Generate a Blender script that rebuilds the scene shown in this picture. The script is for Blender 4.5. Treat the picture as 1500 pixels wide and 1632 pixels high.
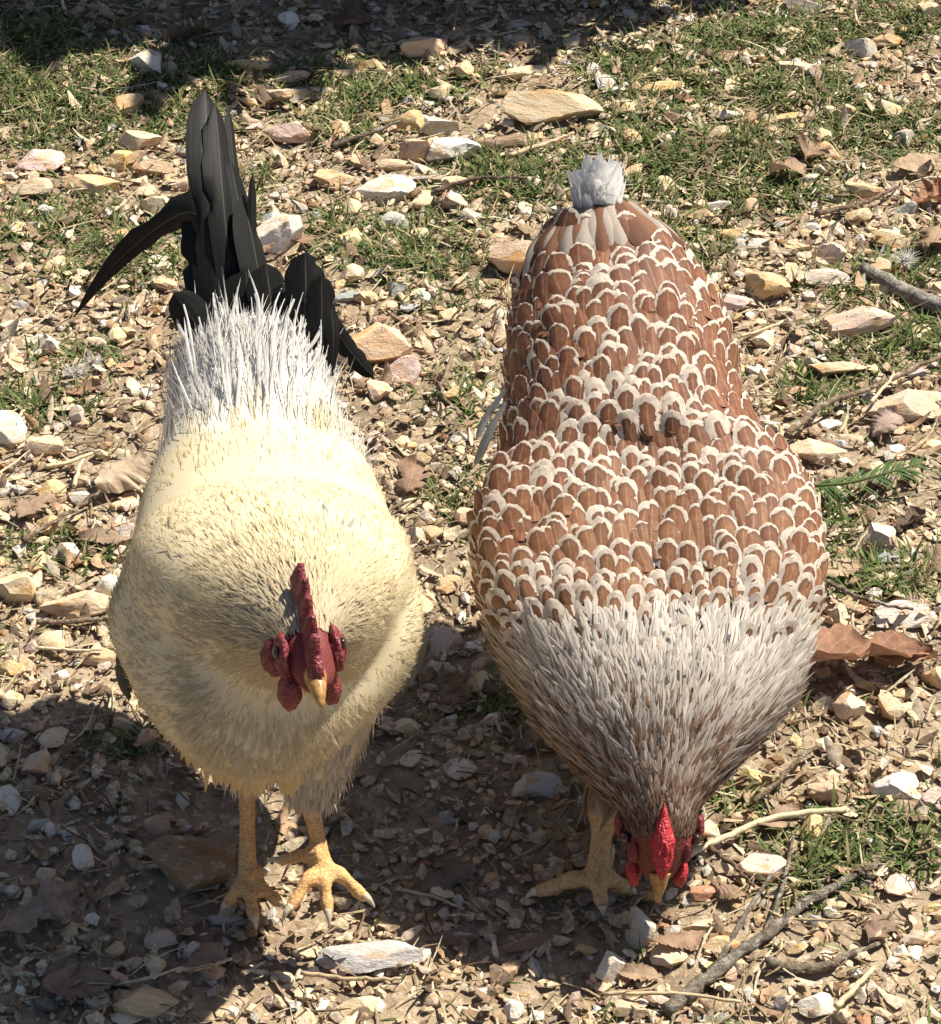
import bpy, bmesh, math, random
import numpy as np
from mathutils import Vector, Matrix, noise as mnoise

for o in list(bpy.data.objects):
    bpy.data.objects.remove(o)
scene = bpy.context.scene
COL = scene.collection
rng = np.random.default_rng(11)
random.seed(11)
PI = math.pi

# ------------------------------------------------------------------ camera
DEP = math.radians(38.0)
CAM = np.array([0.0, -1.655, 1.293])
FPX = 4830.0                                   # focal length in photo pixels (1500 wide)
cam_d = bpy.data.cameras.new('camera')
cam = bpy.data.objects.new('camera', cam_d)
COL.objects.link(cam)
cam.location = CAM
cam.rotation_euler = (PI / 2 - DEP, 0, 0)
cam_d.sensor_fit = 'HORIZONTAL'
cam_d.sensor_width = 36.0
cam_d.lens = 36.0 * FPX / 1500.0
cam_d.clip_start = 0.05
cam_d.clip_end = 2000
scene.camera = cam
# ------------------------------------------------------------------ light
SUN_OFF = (0.55, 0.35)                         # shadow run per metre of height (to the sun)
sun_el = math.atan2(1.0, math.hypot(*SUN_OFF))
sun_az = math.atan2(SUN_OFF[0], SUN_OFF[1])
world = bpy.data.worlds.new('World')
scene.world = world
world.use_nodes = True
wn = world.node_tree.nodes
wl = world.node_tree.links
wn.clear()
w_out = wn.new('ShaderNodeOutputWorld')
w_bg = wn.new('ShaderNodeBackground')
w_sky = wn.new('ShaderNodeTexSky')
w_sky.sky_type = 'NISHITA'
w_sky.sun_disc = False
w_sky.sun_elevation = sun_el
w_sky.sun_rotation = sun_az
w_bg.inputs['Strength'].default_value = 0.05
wl.new(w_sky.outputs[0], w_bg.inputs['Color'])
wl.new(w_bg.outputs[0], w_out.inputs['Surface'])
sun_d = bpy.data.lights.new('sun', 'SUN')
sun_d.energy = 5.0
sun_d.angle = math.radians(0.55)
sun_d.color = (1.0, 0.93, 0.80)
sun = bpy.data.objects.new('sun', sun_d)
COL.objects.link(sun)
sun.rotation_euler = Vector((SUN_OFF[0], SUN_OFF[1], 1.0)).to_track_quat('Z', 'Y').to_euler()
scene.view_settings.view_transform = 'Standard'
scene.view_settings.look = 'None'
scene.view_settings.gamma = 1.0
scene.view_settings.exposure = 0.88
scene.view_settings.use_curve_mapping = False
scene.cycles.max_bounces = 8
scene.cycles.transparent_max_bounces = 8

# ------------------------------------------------------------------ geometry helpers
RIGHT = np.array([1.0, 0, 0])
FWD = np.array([0, math.cos(DEP), -math.sin(DEP)])
UPV = np.array([0, math.sin(DEP), math.cos(DEP)])


def ray(px, py):
    return FWD + (px - 750) / FPX * RIGHT - (py - 816) / FPX * UPV


def at(px, py, Y):
    d = ray(px, py)
    return CAM + d * ((Y - CAM[1]) / d[1])


def atz(px, py, z=0.0):
    d = ray(px, py)
    return CAM + d * ((z - CAM[2]) / d[2])


def project(p):
    v = np.asarray(p) - CAM
    k = v @ FWD
    return 750 + FPX * (v @ RIGHT) / k, 816 - FPX * (v @ UPV) / k


def gh(x, y):
    """ground height"""
    return (0.0045 * np.sin(9.1 * x + 1.3 * np.sin(5.3 * y)) + 0.0045 * np.sin(7.3 * y + 2.1 + 1.1 * np.sin(8.7 * x))
            + 0.0022 * np.sin(31 * x + 9 * y) * np.sin(27 * y - 6 * x))


def norm(a):
    return a / np.maximum(np.linalg.norm(a, axis=-1, keepdims=True), 1e-9)


def mesh_np(name, verts, quads=None, tris=None, col=None, fuv=None, smooth=True):
    me = bpy.data.meshes.new(name)
    verts = np.asarray(verts, dtype=np.float32)
    parts, sizes = [], []
    if quads is not None and len(quads):
        quads = np.asarray(quads, dtype=np.int32)
        parts.append(quads.ravel())
        sizes.append(np.full(len(quads), 4, np.int32))
    if tris is not None and len(tris):
        tris = np.asarray(tris, dtype=np.int32)
        parts.append(tris.ravel())
        sizes.append(np.full(len(tris), 3, np.int32))
    loops = np.concatenate(parts)
    sz = np.concatenate(sizes)
    me.vertices.add(len(verts))
    me.vertices.foreach_set('co', verts.ravel())
    me.loops.add(len(loops))
    me.loops.foreach_set('vertex_index', loops)
    me.polygons.add(len(sz))
    st = np.concatenate([[0], np.cumsum(sz)[:-1]]).astype(np.int32)
    me.polygons.foreach_set('loop_start', st)
    me.update(calc_edges=True)
    me.polygons.foreach_set('use_smooth', np.full(len(sz), smooth, dtype=bool))
    if col is not None:
        c = np.ones((len(verts), 4), np.float32)
        c[:, :3] = col
        a = me.attributes.new('Col', 'FLOAT_COLOR', 'POINT')
        a.data.foreach_set('color', c.ravel())
    if fuv is not None:
        f = np.zeros((len(verts), 3), np.float32)
        f[:, :fuv.shape[1]] = fuv
        a = me.attributes.new('FUV', 'FLOAT_VECTOR', 'POINT')
        a.data.foreach_set('vector', f.ravel())
    me.validate()
    return me


def link(name, me, mat=None, parent=None, loc=None):
    o = bpy.data.objects.new(name, me)
    COL.objects.link(o)
    if mat is not None and me is not None and len(me.materials) == 0:
        me.materials.append(mat)
    if parent is not None:
        o.parent = parent
    if loc is not None:
        o.location = loc
    return o


def tag(o, label=None, cat=None, group=None, kind=None):
    if label:
        o['label'] = label
    if cat:
        o['category'] = cat
    if group:
        o['group'] = group
    if kind:
        o['kind'] = kind
    return o


def empty(name, loc):
    o = bpy.data.objects.new(name, None)
    o.empty_display_size = 0.02
    COL.objects.link(o)
    o.location = loc
    return o


class Acc:
    """collects batches of geometry for one mesh"""
    def __init__(s):
        s.v, s.q, s.t, s.c, s.u, s.n, s.m = [], [], [], [], [], 0, []

    def add(s, v, q=None, t=None, c=None, u=None, nn=None):
        v = np.asarray(v).reshape(-1, 3)
        if q is not None:
            s.q.append(np.asarray(q).reshape(-1, 4) + s.n)
        if t is not None:
            s.t.append(np.asarray(t).reshape(-1, 3) + s.n)
        s.v.append(v)
        s.c.append(np.zeros((len(v), 3)) if c is None else np.broadcast_to(np.asarray(c), (len(v), 3)))
        s.u.append(np.zeros((len(v), 3)) if u is None else u)
        s.m.append(np.zeros((len(v), 3)) if nn is None else nn)
        s.n += len(v)

    def mesh(s, name, smooth=True, soft=False):
        me = mesh_np(name, np.concatenate(s.v), np.concatenate(s.q) if s.q else None,
                       np.concatenate(s.t) if s.t else None, np.concatenate(s.c), np.concatenate(s.u), smooth)
        if soft:            # feathers lie in a pile: shade them with the lie of the coat
            me.normals_split_custom_set_from_vertices(np.concatenate(s.m).astype(np.float32))
        return me


def strips(acc, P, D, N, L, W, prof, k=4, cols=2, lift=0.0, bend=0.0, cup=0.0, side=0.0, color=None, rnd=None):
    """many ribbons / feathers: P base, D direction, N normal, L length, W half width (arrays)"""
    n = len(P)
    L = np.broadcast_to(L, (n,)).astype(float)
    W = np.broadcast_to(W, (n,)).astype(float)
    lift = np.broadcast_to(lift, (n,)).astype(float)
    bend = np.broadcast_to(bend, (n,)).astype(float)
    side = np.broadcast_to(side, (n,)).astype(float)
    D = norm(D)
    N0 = norm(np.asarray(N, float))
    S = norm(np.cross(D, N))
    N = norm(np.cross(S, D))
    t = np.linspace(0, 1, k + 1)
    h = L[:, None] * (lift[:, None] * t - bend[:, None] * t ** 2)
    ctr = (P[:, None, :] + D[:, None, :] * (L[:, None] * t)[..., None] + N[:, None, :] * h[..., None]
           + S[:, None, :] * (side[:, None] * L[:, None] * t ** 2)[..., None])
    u = np.linspace(-1, 1, cols)
    pw = prof(t)
    off = W[:, None, None] * pw[None, :, None] * u[None, None, :]
    V = ctr[:, :, None, :] + S[:, None, None, :] * off[..., None]
    if cup:
        V = V - N[:, None, None, :] * (np.abs(off) * cup)[..., None]
    base = (np.arange(n) * (k + 1) * cols)[:, None, None]
    i = np.arange(k)[None, :, None] * cols
    j = np.arange(cols - 1)[None, None, :]
    a = base + i + j
    q = np.stack([a, a + 1, a + 1 + cols, a + cols], axis=-1).reshape(-1, 4)
    fu = np.zeros((n, k + 1, cols, 3))
    fu[..., 0] = u[None, None, :]
    fu[..., 1] = t[None, :, None]
    fu[..., 2] = (rng.random(n) if rnd is None else rnd)[:, None, None]
    c = np.repeat(np.asarray(color), (k + 1) * cols, axis=0) if color is not None else None
    nn = norm(N0[:, None, None, :] + 0.25 * u[None, None, :, None] * S[:, None, None, :] + 0 * V)
    acc.add(V.reshape(-1, 3), q=q, c=c, u=fu.reshape(-1, 3), nn=nn.reshape(-1, 3))


def catmull(pts, m):
    """dense Catmull-Rom through pts (n,k); m samples"""
    p = np.asarray(pts, float)
    n = len(p)
    s = np.linspace(0, n - 1, m)
    return cat_at(p, s)


def cat_at(p, s):
    n = len(p)
    i = np.clip(np.floor(s).astype(int), 0, n - 2)
    f = (s - i)[..., None]
    e0 = 2 * p[0] - p[1]
    e1 = 2 * p[-1] - p[-2]
    pp = np.vstack([e0, p, e1])
    a, b, c, d = pp[i], pp[i + 1], pp[i + 2], pp[i + 3]
    return 0.5 * (2 * b + (c - a) * f + (2 * a - 5 * b + 4 * c - d) * f ** 2 + (3 * b - a - 3 * c + d) * f ** 3)


class Loft:
    """stations: x,y,z, half width, height up, height down (rear to front)"""
    def __init__(s, st, sidevec=(1, 0, 0), bulge=None):
        s.bulge = bulge
        s.st = np.asarray(st, float)
        s.sv = np.asarray(sidevec, float)
        s.n = len(s.st)

    def ctr(s, t):
        return cat_at(s.st, t)

    def P(s, t, th):
        r = s.ctr(t)
        e = 0.02
        T = norm(cat_at(s.st, np.clip(t + e, 0, s.n - 1))[..., :3] - cat_at(s.st, np.clip(t - e, 0, s.n - 1))[..., :3])
        S = norm(s.sv - T * (T @ s.sv)[..., None])
        U = np.cross(S, T)
        U = np.where(U[..., 2:3] < 0, -U, U)
        c, si = np.cos(th), np.sin(th)
        if s.bulge is not None:
            k = s.bulge(t, (th + PI) % (2 * PI) - PI)
            c, si = c * k, si * k
        hh = np.where(si >= 0, r[..., 4], r[..., 5])
        return r[..., :3] + S * (np.maximum(r[..., 3], 1e-4) * c)[..., None] + U * (np.maximum(hh, 1e-4) * si)[..., None]

    def frame(s, t, th):
        e = 0.03
        p = s.P(t, th)
        dt = norm(s.P(np.clip(t + e, 0, s.n - 1), th) - s.P(np.clip(t - e, 0, s.n - 1), th))
        dth = norm(s.P(t, th + e) - s.P(t, th - e))
        N = norm(np.cross(dt, dth))
        c = s.ctr(t)[..., :3]
        sg = np.sign(np.sum(N * (p - c), axis=-1, keepdims=True))
        return p, -dt, N * np.where(sg == 0, 1, sg)

    def solid(s, acc, ns=48, nt=40):
        t = np.linspace(0, s.n - 1, ns)
        th = np.linspace(0, 2 * PI, nt, endpoint=False)
        tt, hh = np.meshgrid(t, th, indexing='ij')
        V = s.P(tt.ravel(), hh.ravel())
        i, j = np.meshgrid(np.arange(ns - 1), np.arange(nt), indexing='ij')
        a = i * nt + j
        b = i * nt + (j + 1) % nt
        q = np.stack([a, b, b + nt, a + nt], -1).reshape(-1, 4)
        c0, c1 = s.ctr(t[:1])[0, :3], s.ctr(t[-1:])[0, :3]
        V = np.vstack([V, c0, c1])
        k = ns * nt
        j = np.arange(nt)
        tr = np.vstack([np.stack([np.full(nt, k), (j + 1) % nt, j], -1),
                        np.stack([np.full(nt, k + 1), (ns - 1) * nt + j, (ns - 1) * nt + (j + 1) % nt], -1)])
        acc.add(V, q=q, t=tr)

    def inside(s, pts, shrink=1.0):
        """rough test against the section ellipses"""
        t = np.linspace(0, s.n - 1, 60)
        c = s.ctr(t)
        d = np.linalg.norm(pts[:, None, :] - c[None, :, :3], axis=-1)
        k = np.argmin(d, 1)
        r = np.minimum(c[k, 3], np.minimum(c[k, 4], c[k, 5])) * shrink
        return d[np.arange(len(pts)), k] < r


def tube_pts(acc, pts, rad, nt=10, color=None, flat=1.0):
    pts = np.asarray(pts, float)
    rad = np.asarray(rad, float)
    n = len(pts)
    T = norm(np.gradient(pts, axis=0))
    ref = np.array([0.31, 0.2, 0.93])
    A = norm(np.cross(T, ref))
    B = np.cross(T, A)
    th = np.linspace(0, 2 * PI, nt, endpoint=False)
    V = pts[:, None, :] + rad[:, None, None] * (A[:, None, :] * np.cos(th)[None, :, None] + flat * B[:, None, :] * np.sin(th)[None, :, None])
    i, j = np.meshgrid(np.arange(n - 1), np.arange(nt), indexing='ij')
    a = i * nt + j
    b = i * nt + (j + 1) % nt
    q = np.stack([a, b, b + nt, a + nt], -1).reshape(-1, 4)
    V = np.vstack([V.reshape(-1, 3), pts[0], pts[-1]])
    k = n * nt
    j = np.arange(nt)
    tr = np.vstack([np.stack([np.full(nt, k), (j + 1) % nt, j], -1),
                    np.stack([np.full(nt, k + 1), (n - 1) * nt + j, (n - 1) * nt + (j + 1) % nt], -1)])
    u = np.zeros((len(V), 3))
    u[:n * nt, 1] = np.repeat(np.linspace(0, 1, n), nt)
    acc.add(V, q=q, t=tr, c=color, u=u)


# ------------------------------------------------------------------ materials
def mat_new(name):
    m = bpy.data.materials.new(name)
    m.use_nodes = True
    nt = m.node_tree
    bs = nt.nodes['Principled BSDF']
    bs.inputs['Roughness'].default_value = 0.85
    bs.inputs['Specular IOR Level'].default_value = 0.25
    return m, nt, bs


def nd(nt, typ, **kw):
    n = nt.nodes.new(typ)
    for k, v in kw.items():
        setattr(n, k, v)
    return n


def mixc(nt, fac, a, b, blend='MIX'):
    m = nd(nt, 'ShaderNodeMix', data_type='RGBA', blend_type=blend)
    for s, v in ((m.inputs[0], fac), (m.inputs[6], a), (m.inputs[7], b)):
        if isinstance(v, (int, float)):
            s.default_value = v
        elif isinstance(v, tuple):
            s.default_value = (*v, 1.0) if len(v) == 3 else v
        else:
            nt.links.new(v, s)
    return m.outputs[2]


def mathn(nt, op, a, b=None, c=None, clamp=False):
    m = nd(nt, 'ShaderNodeMath', operation=op, use_clamp=clamp)
    for s, v in zip(m.inputs, (a, b, c)):
        if v is None:
            continue
        if isinstance(v, (int, float)):
            s.default_value = v
        else:
            nt.links.new(v, s)
    return m.outputs[0]


def smooth(nt, v, a, b):
    m = nd(nt, 'ShaderNodeMapRange', interpolation_type='SMOOTHSTEP')
    nt.links.new(v, m.inputs[0])
    m.inputs[1].default_value = a
    m.inputs[2].default_value = b
    return m.outputs[0]


def noise_n(nt, vec, scale, detail=4, rough=0.55):
    n = nd(nt, 'ShaderNodeTexNoise')
    n.inputs['Scale'].default_value = scale
    n.inputs['Detail'].default_value = detail
    n.inputs['Roughness'].default_value = rough
    if vec is not None:
        nt.links.new(vec, n.inputs['Vector'])
    return n.outputs['Fac']


def bump(nt, bs, h, strength, dist):
    b = nd(nt, 'ShaderNodeBump')
    b.inputs['Strength'].default_value = strength
    b.inputs['Distance'].default_value = dist
    nt.links.new(h, b.inputs['Height'])
    nt.links.new(b.outputs[0], bs.inputs['Normal'])


def translucent(nt, bs, col, fac):
    tr = nd(nt, 'ShaderNodeBsdfTranslucent')
    nt.links.new(col, tr.inputs['Color'])
    mx = nd(nt, 'ShaderNodeMixShader')
    mx.inputs[0].default_value = fac
    out = nt.nodes['Material Output']
    nt.links.new(bs.outputs[0], mx.inputs[1])
    nt.links.new(tr.outputs[0], mx.inputs[2])
    nt.links.new(mx.outputs[0], out.inputs['Surface'])


def m_soil():
    m, nt, bs = mat_new('soil')
    tc = nd(nt, 'ShaderNodeTexCoord').outputs['Object']
    a = noise_n(nt, tc, 14, 6)
    b = noise_n(nt, tc, 160, 5, 0.65)
    c = mixc(nt, smooth(nt, a, 0.35, 0.65), (0.20, 0.15, 0.10), (0.34, 0.26, 0.175))
    c = mixc(nt, smooth(nt, b, 0.45, 0.75), c, (0.48, 0.38, 0.27))
    nt.links.new(c, bs.inputs['Base Color'])
    bump(nt, bs, b, 0.9, 0.004)
    return m


def m_rock():
    m, nt, bs = mat_new('rock')
    oi = nd(nt, 'ShaderNodeObjectInfo')
    tc = nd(nt, 'ShaderNodeTexCoord').outputs['Object']
    off = nd(nt, 'ShaderNodeVectorMath', operation='ADD')
    nt.links.new(tc, off.inputs[0])
    sc = nd(nt, 'ShaderNodeVectorMath', operation='SCALE')
    sc.inputs[0].default_value = (13.1, 7.7, 19.3)
    nt.links.new(oi.outputs['Random'], sc.inputs['Scale'])
    nt.links.new(sc.outputs[0], off.inputs[1])
    v = off.outputs[0]
    big = noise_n(nt, v, 1.1, 4)
    mid = noise_n(nt, v, 3.0, 7, 0.62)
    fine = noise_n(nt, v, 13, 5, 0.6)
    c = oi.outputs['Color']
    ochre = mixc(nt, 1.0, c, (0.95, 0.76, 0.53), 'MULTIPLY')
    pale = mixc(nt, 0.5, c, (0.72, 0.66, 0.56))
    c1 = mixc(nt, smooth(nt, big, 0.50, 0.66), c, ochre)
    c2 = mixc(nt, smooth(nt, mid, 0.52, 0.70), c1, pale)
    dark = mixc(nt, 1.0, c2, (0.42, 0.33, 0.26), 'MULTIPLY')
    c3 = mixc(nt, smooth(nt, mid, 0.40, 0.28), c2, dark)
    sp = mathn(nt, 'MULTIPLY', smooth(nt, fine, 0.60, 0.72), 0.45)
    c4 = mixc(nt, sp, c3, (0.14, 0.10, 0.07))
    nt.links.new(c4, bs.inputs['Base Color'])
    hh = mathn(nt, 'ADD', mid, mathn(nt, 'MULTIPLY', fine, 0.4))
    bump(nt, bs, hh, 0.7, 0.0022)
    bs.inputs['Roughness'].default_value = 0.8
    return m


def m_vcol(name, rough=0.85, var=0.35, scale=220, trans=0.0, bumpd=0.0):
    m, nt, bs = mat_new(name)
    at_ = nd(nt, 'ShaderNodeAttribute', attribute_name='Col')
    tc = nd(nt, 'ShaderNodeTexCoord').outputs['Object']
    a = noise_n(nt, tc, scale, 4, 0.6)
    k = nd(nt, 'ShaderNodeMapRange')
    nt.links.new(a, k.inputs[0])
    k.inputs[1].default_value = 0.3
    k.inputs[2].default_value = 0.7
    k.inputs[3].default_value = 1 - var
    k.inputs[4].default_value = 1 + var * 0.5
    sc = nd(nt, 'ShaderNodeVectorMath', operation='SCALE')
    nt.links.new(at_.outputs['Color'], sc.inputs[0])
    nt.links.new(k.outputs[0], sc.inputs['Scale'])
    nt.links.new(sc.outputs[0], bs.inputs['Base Color'])
    bs.inputs['Roughness'].default_value = rough
    if bumpd:
        bump(nt, bs, a, 0.8, bumpd)
    if trans:
        translucent(nt, bs, sc.outputs[0], trans)
    return m


def m_objcol(name, rough=0.8, scale=150, var=0.4, bumpd=0.002, trans=0.0, spec=0.25, stretch=None):
    """object colour with noise"""
    m, nt, bs = mat_new(name)
    oi = nd(nt, 'ShaderNodeObjectInfo')
    tc = nd(nt, 'ShaderNodeTexCoord').outputs['Object']
    if stretch:
        mp = nd(nt, 'ShaderNodeMapping')
        mp.inputs['Scale'].default_value = stretch
        nt.links.new(tc, mp.inputs['Vector'])
        tc = mp.outputs[0]
    a = noise_n(nt, tc, scale, 6, 0.65)
    k = nd(nt, 'ShaderNodeMapRange')
    nt.links.new(a, k.inputs[0])
    k.inputs[1].default_value = 0.3
    k.inputs[2].default_value = 0.7
    k.inputs[3].default_value = 1 - var
    k.inputs[4].default_value = 1 + var * 0.6
    sc = nd(nt, 'ShaderNodeVectorMath', operation='SCALE')
    nt.links.new(oi.outputs['Color'], sc.inputs[0])
    nt.links.new(k.outputs[0], sc.inputs['Scale'])
    nt.links.new(sc.outputs[0], bs.inputs['Base Color'])
    if name == 'dead_leaf':
        f = nd(nt, 'ShaderNodeAttribute', attribute_name='FUV')
        sp = nd(nt, 'ShaderNodeSeparateXYZ')
        nt.links.new(f.outputs['Vector'], sp.inputs[0])
        ax = mathn(nt, 'ABSOLUTE', sp.outputs[0])
        rib = smooth(nt, ax, 0.05, 0.01)
        vein = smooth(nt, mathn(nt, 'SINE', mathn(nt, 'MULTIPLY', mathn(nt, 'SUBTRACT', sp.outputs[1], mathn(nt, 'MULTIPLY', ax, 0.16)), 52.0)), 0.86, 1.0)
        ln = mathn(nt, 'MAXIMUM', rib, mathn(nt, 'MULTIPLY', vein, 0.6))
        blot = noise_n(nt, tc, 38, 4)
        cc = mixc(nt, mathn(nt, 'MULTIPLY', smooth(nt, blot, 0.5, 0.7), 0.5), sc.outputs[0], mixc(nt, 1.0, sc.outputs[0], (0.5, 0.45, 0.42), 'MULTIPLY'))
        cc = mixc(nt, mathn(nt, 'MULTIPLY', ln, 0.4), cc, (0.48, 0.34, 0.22))
        nt.links.new(cc, bs.inputs['Base Color'])
    if name == 'bark':
        li = noise_n(nt, tc, 95, 5, 0.7)
        cc = mixc(nt, mathn(nt, 'MULTIPLY', smooth(nt, li, 0.54, 0.62), 0.75), sc.outputs[0], (0.42, 0.41, 0.36))
        nt.links.new(cc, bs.inputs['Base Color'])
    bs.inputs['Roughness'].default_value = rough
    bs.inputs['Specular IOR Level'].default_value = spec
    bump(nt, bs, a, 0.8, bumpd)
    if trans:
        translucent(nt, bs, sc.outputs[0], trans)
    return m


def m_feather_soft(name, trans=0.40):
    """soft plumage: colour attribute, darker towards the root, faint barb streaks"""
    m, nt, bs = mat_new(name)
    c = nd(nt, 'ShaderNodeAttribute', attribute_name='Col').outputs['Color']
    f = nd(nt, 'ShaderNodeAttribute', attribute_name='FUV')
    sp = nd(nt, 'ShaderNodeSeparateXYZ')
    nt.links.new(f.outputs['Vector'], sp.inputs[0])
    tc = nd(nt, 'ShaderNodeTexCoord').outputs['Object']
    a = noise_n(nt, tc, 900, 3)
    k = nd(nt, 'ShaderNodeMapRange')
    nt.links.new(a, k.inputs[0])
    k.inputs[1].default_value = 0.3
    k.inputs[2].default_value = 0.7
    k.inputs[3].default_value = 0.86
    k.inputs[4].default_value = 1.08
    sc = nd(nt, 'ShaderNodeVectorMath', operation='SCALE')
    nt.links.new(c, sc.inputs[0])
    nt.links.new(k.outputs[0], sc.inputs['Scale'])
    nt.links.new(sc.outputs[0], bs.inputs['Base Color'])
    bs.inputs['Roughness'].default_value = 0.75
    bs.inputs['Specular IOR Level'].default_value = 0.2
    translucent(nt, bs, sc.outputs[0], trans)
    return m


def m_laced(joined=False):
    """laced hen feather: chestnut centre, pale shaft, thin dark line, cream border"""
    m, nt, bs = mat_new('laced_feather')
    oi = nd(nt, 'ShaderNodeObjectInfo')
    f = nd(nt, 'ShaderNodeAttribute', attribute_name='FUV')
    sp = nd(nt, 'ShaderNodeSeparateXYZ')
    nt.links.new(f.outputs['Vector'], sp.inputs[0])
    x, y = sp.outputs[0], sp.outputs[1]
    yy = mathn(nt, 'MAXIMUM', y, 0.0)
    q = mathn(nt, 'SQRT', mathn(nt, 'ADD', mathn(nt, 'MULTIPLY', x, x), mathn(nt, 'MULTIPLY', yy, yy)))
    off = nd(nt, 'ShaderNodeVectorMath', operation='ADD')
    nt.links.new(f.outputs['Vector'], off.inputs[0])
    cb = nd(nt, 'ShaderNodeCombineXYZ')
    nt.links.new(mathn(nt, 'MULTIPLY', sp.outputs[2] if joined else oi.outputs['Random'], 37.0), cb.inputs[2])
    nt.links.new(cb.outputs[0], off.inputs[1])
    nz = noise_n(nt, off.outputs[0], 2.2, 4)
    q2 = mathn(nt, 'ADD', q, mathn(nt, 'MULTIPLY', mathn(nt, 'SUBTRACT', nz, 0.5), 0.62))
    edge = mathn(nt, 'SUBTRACT', q2, sp.outputs[2] if joined else oi.outputs['Alpha'])
    # barbs: fine streaks fanning from the shaft
    ang = mathn(nt, 'SUBTRACT', y, mathn(nt, 'MULTIPLY', mathn(nt, 'ABSOLUTE', x), 0.8))
    wv = mathn(nt, 'SINE', mathn(nt, 'MULTIPLY', ang, 46.0))
    ch = nd(nt, 'ShaderNodeAttribute', attribute_name='Col').outputs['Color'] if joined else oi.outputs['Color']
    c = mixc(nt, smooth(nt, nz, 0.35, 0.7), mixc(nt, 1.0, ch, (0.74, 0.66, 0.60), 'MULTIPLY'), ch)
    c = mixc(nt, mathn(nt, 'MULTIPLY', smooth(nt, wv, 0.2, 1.0), 0.06), c, (0.10, 0.05, 0.03))
    shaft = smooth(nt, mathn(nt, 'ABSOLUTE', x), 0.085, 0.03)
    c = mixc(nt, mathn(nt, 'MULTIPLY', shaft, mathn(nt, 'MULTIPLY', nz, 0.6)), c, (0.50, 0.33, 0.20))
    dk = mathn(nt, 'MULTIPLY', smooth(nt, edge, -0.26, -0.02), 0.55)
    c = mixc(nt, dk, c, (0.085, 0.05, 0.038))
    pale = mixc(nt, smooth(nt, nz, 0.4, 0.75), (0.60, 0.52, 0.43), (0.40, 0.33, 0.275))
    c = mixc(nt, smooth(nt, edge, 0.0, 0.07), c, pale)
    nt.links.new(c, bs.inputs['Base Color'])
    bs.inputs['Roughness'].default_value = 0.6
    bs.inputs['Specular IOR Level'].default_value = 0.25
    bump(nt, bs, nz, 0.25, 0.0006)
    translucent(nt, bs, c, 0.12)
    return m


def m_hackle():
    """narrow neck feather of the hen: grey-brown centre streak, pale border"""
    m, nt, bs = mat_new('hackle_feather')
    col = nd(nt, 'ShaderNodeAttribute', attribute_name='Col').outputs['Color']
    f = nd(nt, 'ShaderNodeAttribute', attribute_name='FUV')
    sp = nd(nt, 'ShaderNodeSeparateXYZ')
    nt.links.new(f.outputs['Vector'], sp.inputs[0])
    x, y, r = sp.outputs
    ax = mathn(nt, 'ABSOLUTE', x)
    lim = mathn(nt, 'ADD', -0.05, mathn(nt, 'MULTIPLY', r, 0.62))
    tip = mathn(nt, 'MULTIPLY', smooth(nt, y, 0.70, 0.98), 1.0)
    lim = mathn(nt, 'MULTIPLY', lim, mathn(nt, 'SUBTRACT', 1.0, tip))
    e = mathn(nt, 'SUBTRACT', ax, lim)
    inner = mixc(nt, r, (0.26, 0.17, 0.115), (0.36, 0.27, 0.21))
    c = mixc(nt, smooth(nt, e, -0.08, 0.12), inner, col)
    nt.links.new(c, bs.inputs['Base Color'])
    bs.inputs['Roughness'].default_value = 0.6
    translucent(nt, bs, c, 0.38)
    return m


def m_dark_feather():
    m, nt, bs = mat_new('dark_feather')
    oi = nd(nt, 'ShaderNodeObjectInfo')
    f = nd(nt, 'ShaderNodeAttribute', attribute_name='FUV')
    sp = nd(nt, 'ShaderNodeSeparateXYZ')
    nt.links.new(f.outputs['Vector'], sp.inputs[0])
    x, y, _ = sp.outputs
    ax = mathn(nt, 'ABSOLUTE', x)
    wv = mathn(nt, 'SINE', mathn(nt, 'MULTIPLY', mathn(nt, 'SUBTRACT', y, mathn(nt, 'MULTIPLY', ax, 0.10)), 420.0))
    nz = noise_n(nt, f.outputs['Vector'], 5, 4)
    c = mixc(nt, smooth(nt, nz, 0.3, 0.7), oi.outputs['Color'], mixc(nt, 1.0, oi.outputs['Color'], (0.6, 0.62, 0.6), 'MULTIPLY'))
    c = mixc(nt, mathn(nt, 'MULTIPLY', smooth(nt, ax, 0.06, 0.02), 0.5), c, (0.10, 0.085, 0.07))
    nt.links.new(c, bs.inputs['Base Color'])
    bs.inputs['Roughness'].default_value = 0.6
    bs.inputs['Specular IOR Level'].default_value = 0.2
    bump(nt, bs, nz, 0.3, 0.001)
    return m


def m_flesh(name, col, dark, scale=420, rough=0.5):
    m, nt, bs = mat_new(name)
    tc = nd(nt, 'ShaderNodeTexCoord').outputs['Object']
    a = noise_n(nt, tc, scale, 4, 0.6)
    vo = nd(nt, 'ShaderNodeTexVoronoi')
    vo.inputs['Scale'].default_value = scale * 1.6
    nt.links.new(tc, vo.inputs['Vector'])
    c = mixc(nt, smooth(nt, a, 0.35, 0.7), dark, col)
    nt.links.new(c, bs.inputs['Base Color'])
    bs.inputs['Roughness'].default_value = rough
    bs.inputs['Specular IOR Level'].default_value = 0.4
    bs.inputs['Subsurface Weight'].default_value = 0.15
    bs.inputs['Subsurface Radius'].default_value = (0.004, 0.0015, 0.001)
    bs.inputs['Subsurface Scale'].default_value = 1.0
    bump(nt, bs, vo.outputs['Distance'], 0.6, 0.0012)
    return m


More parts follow.
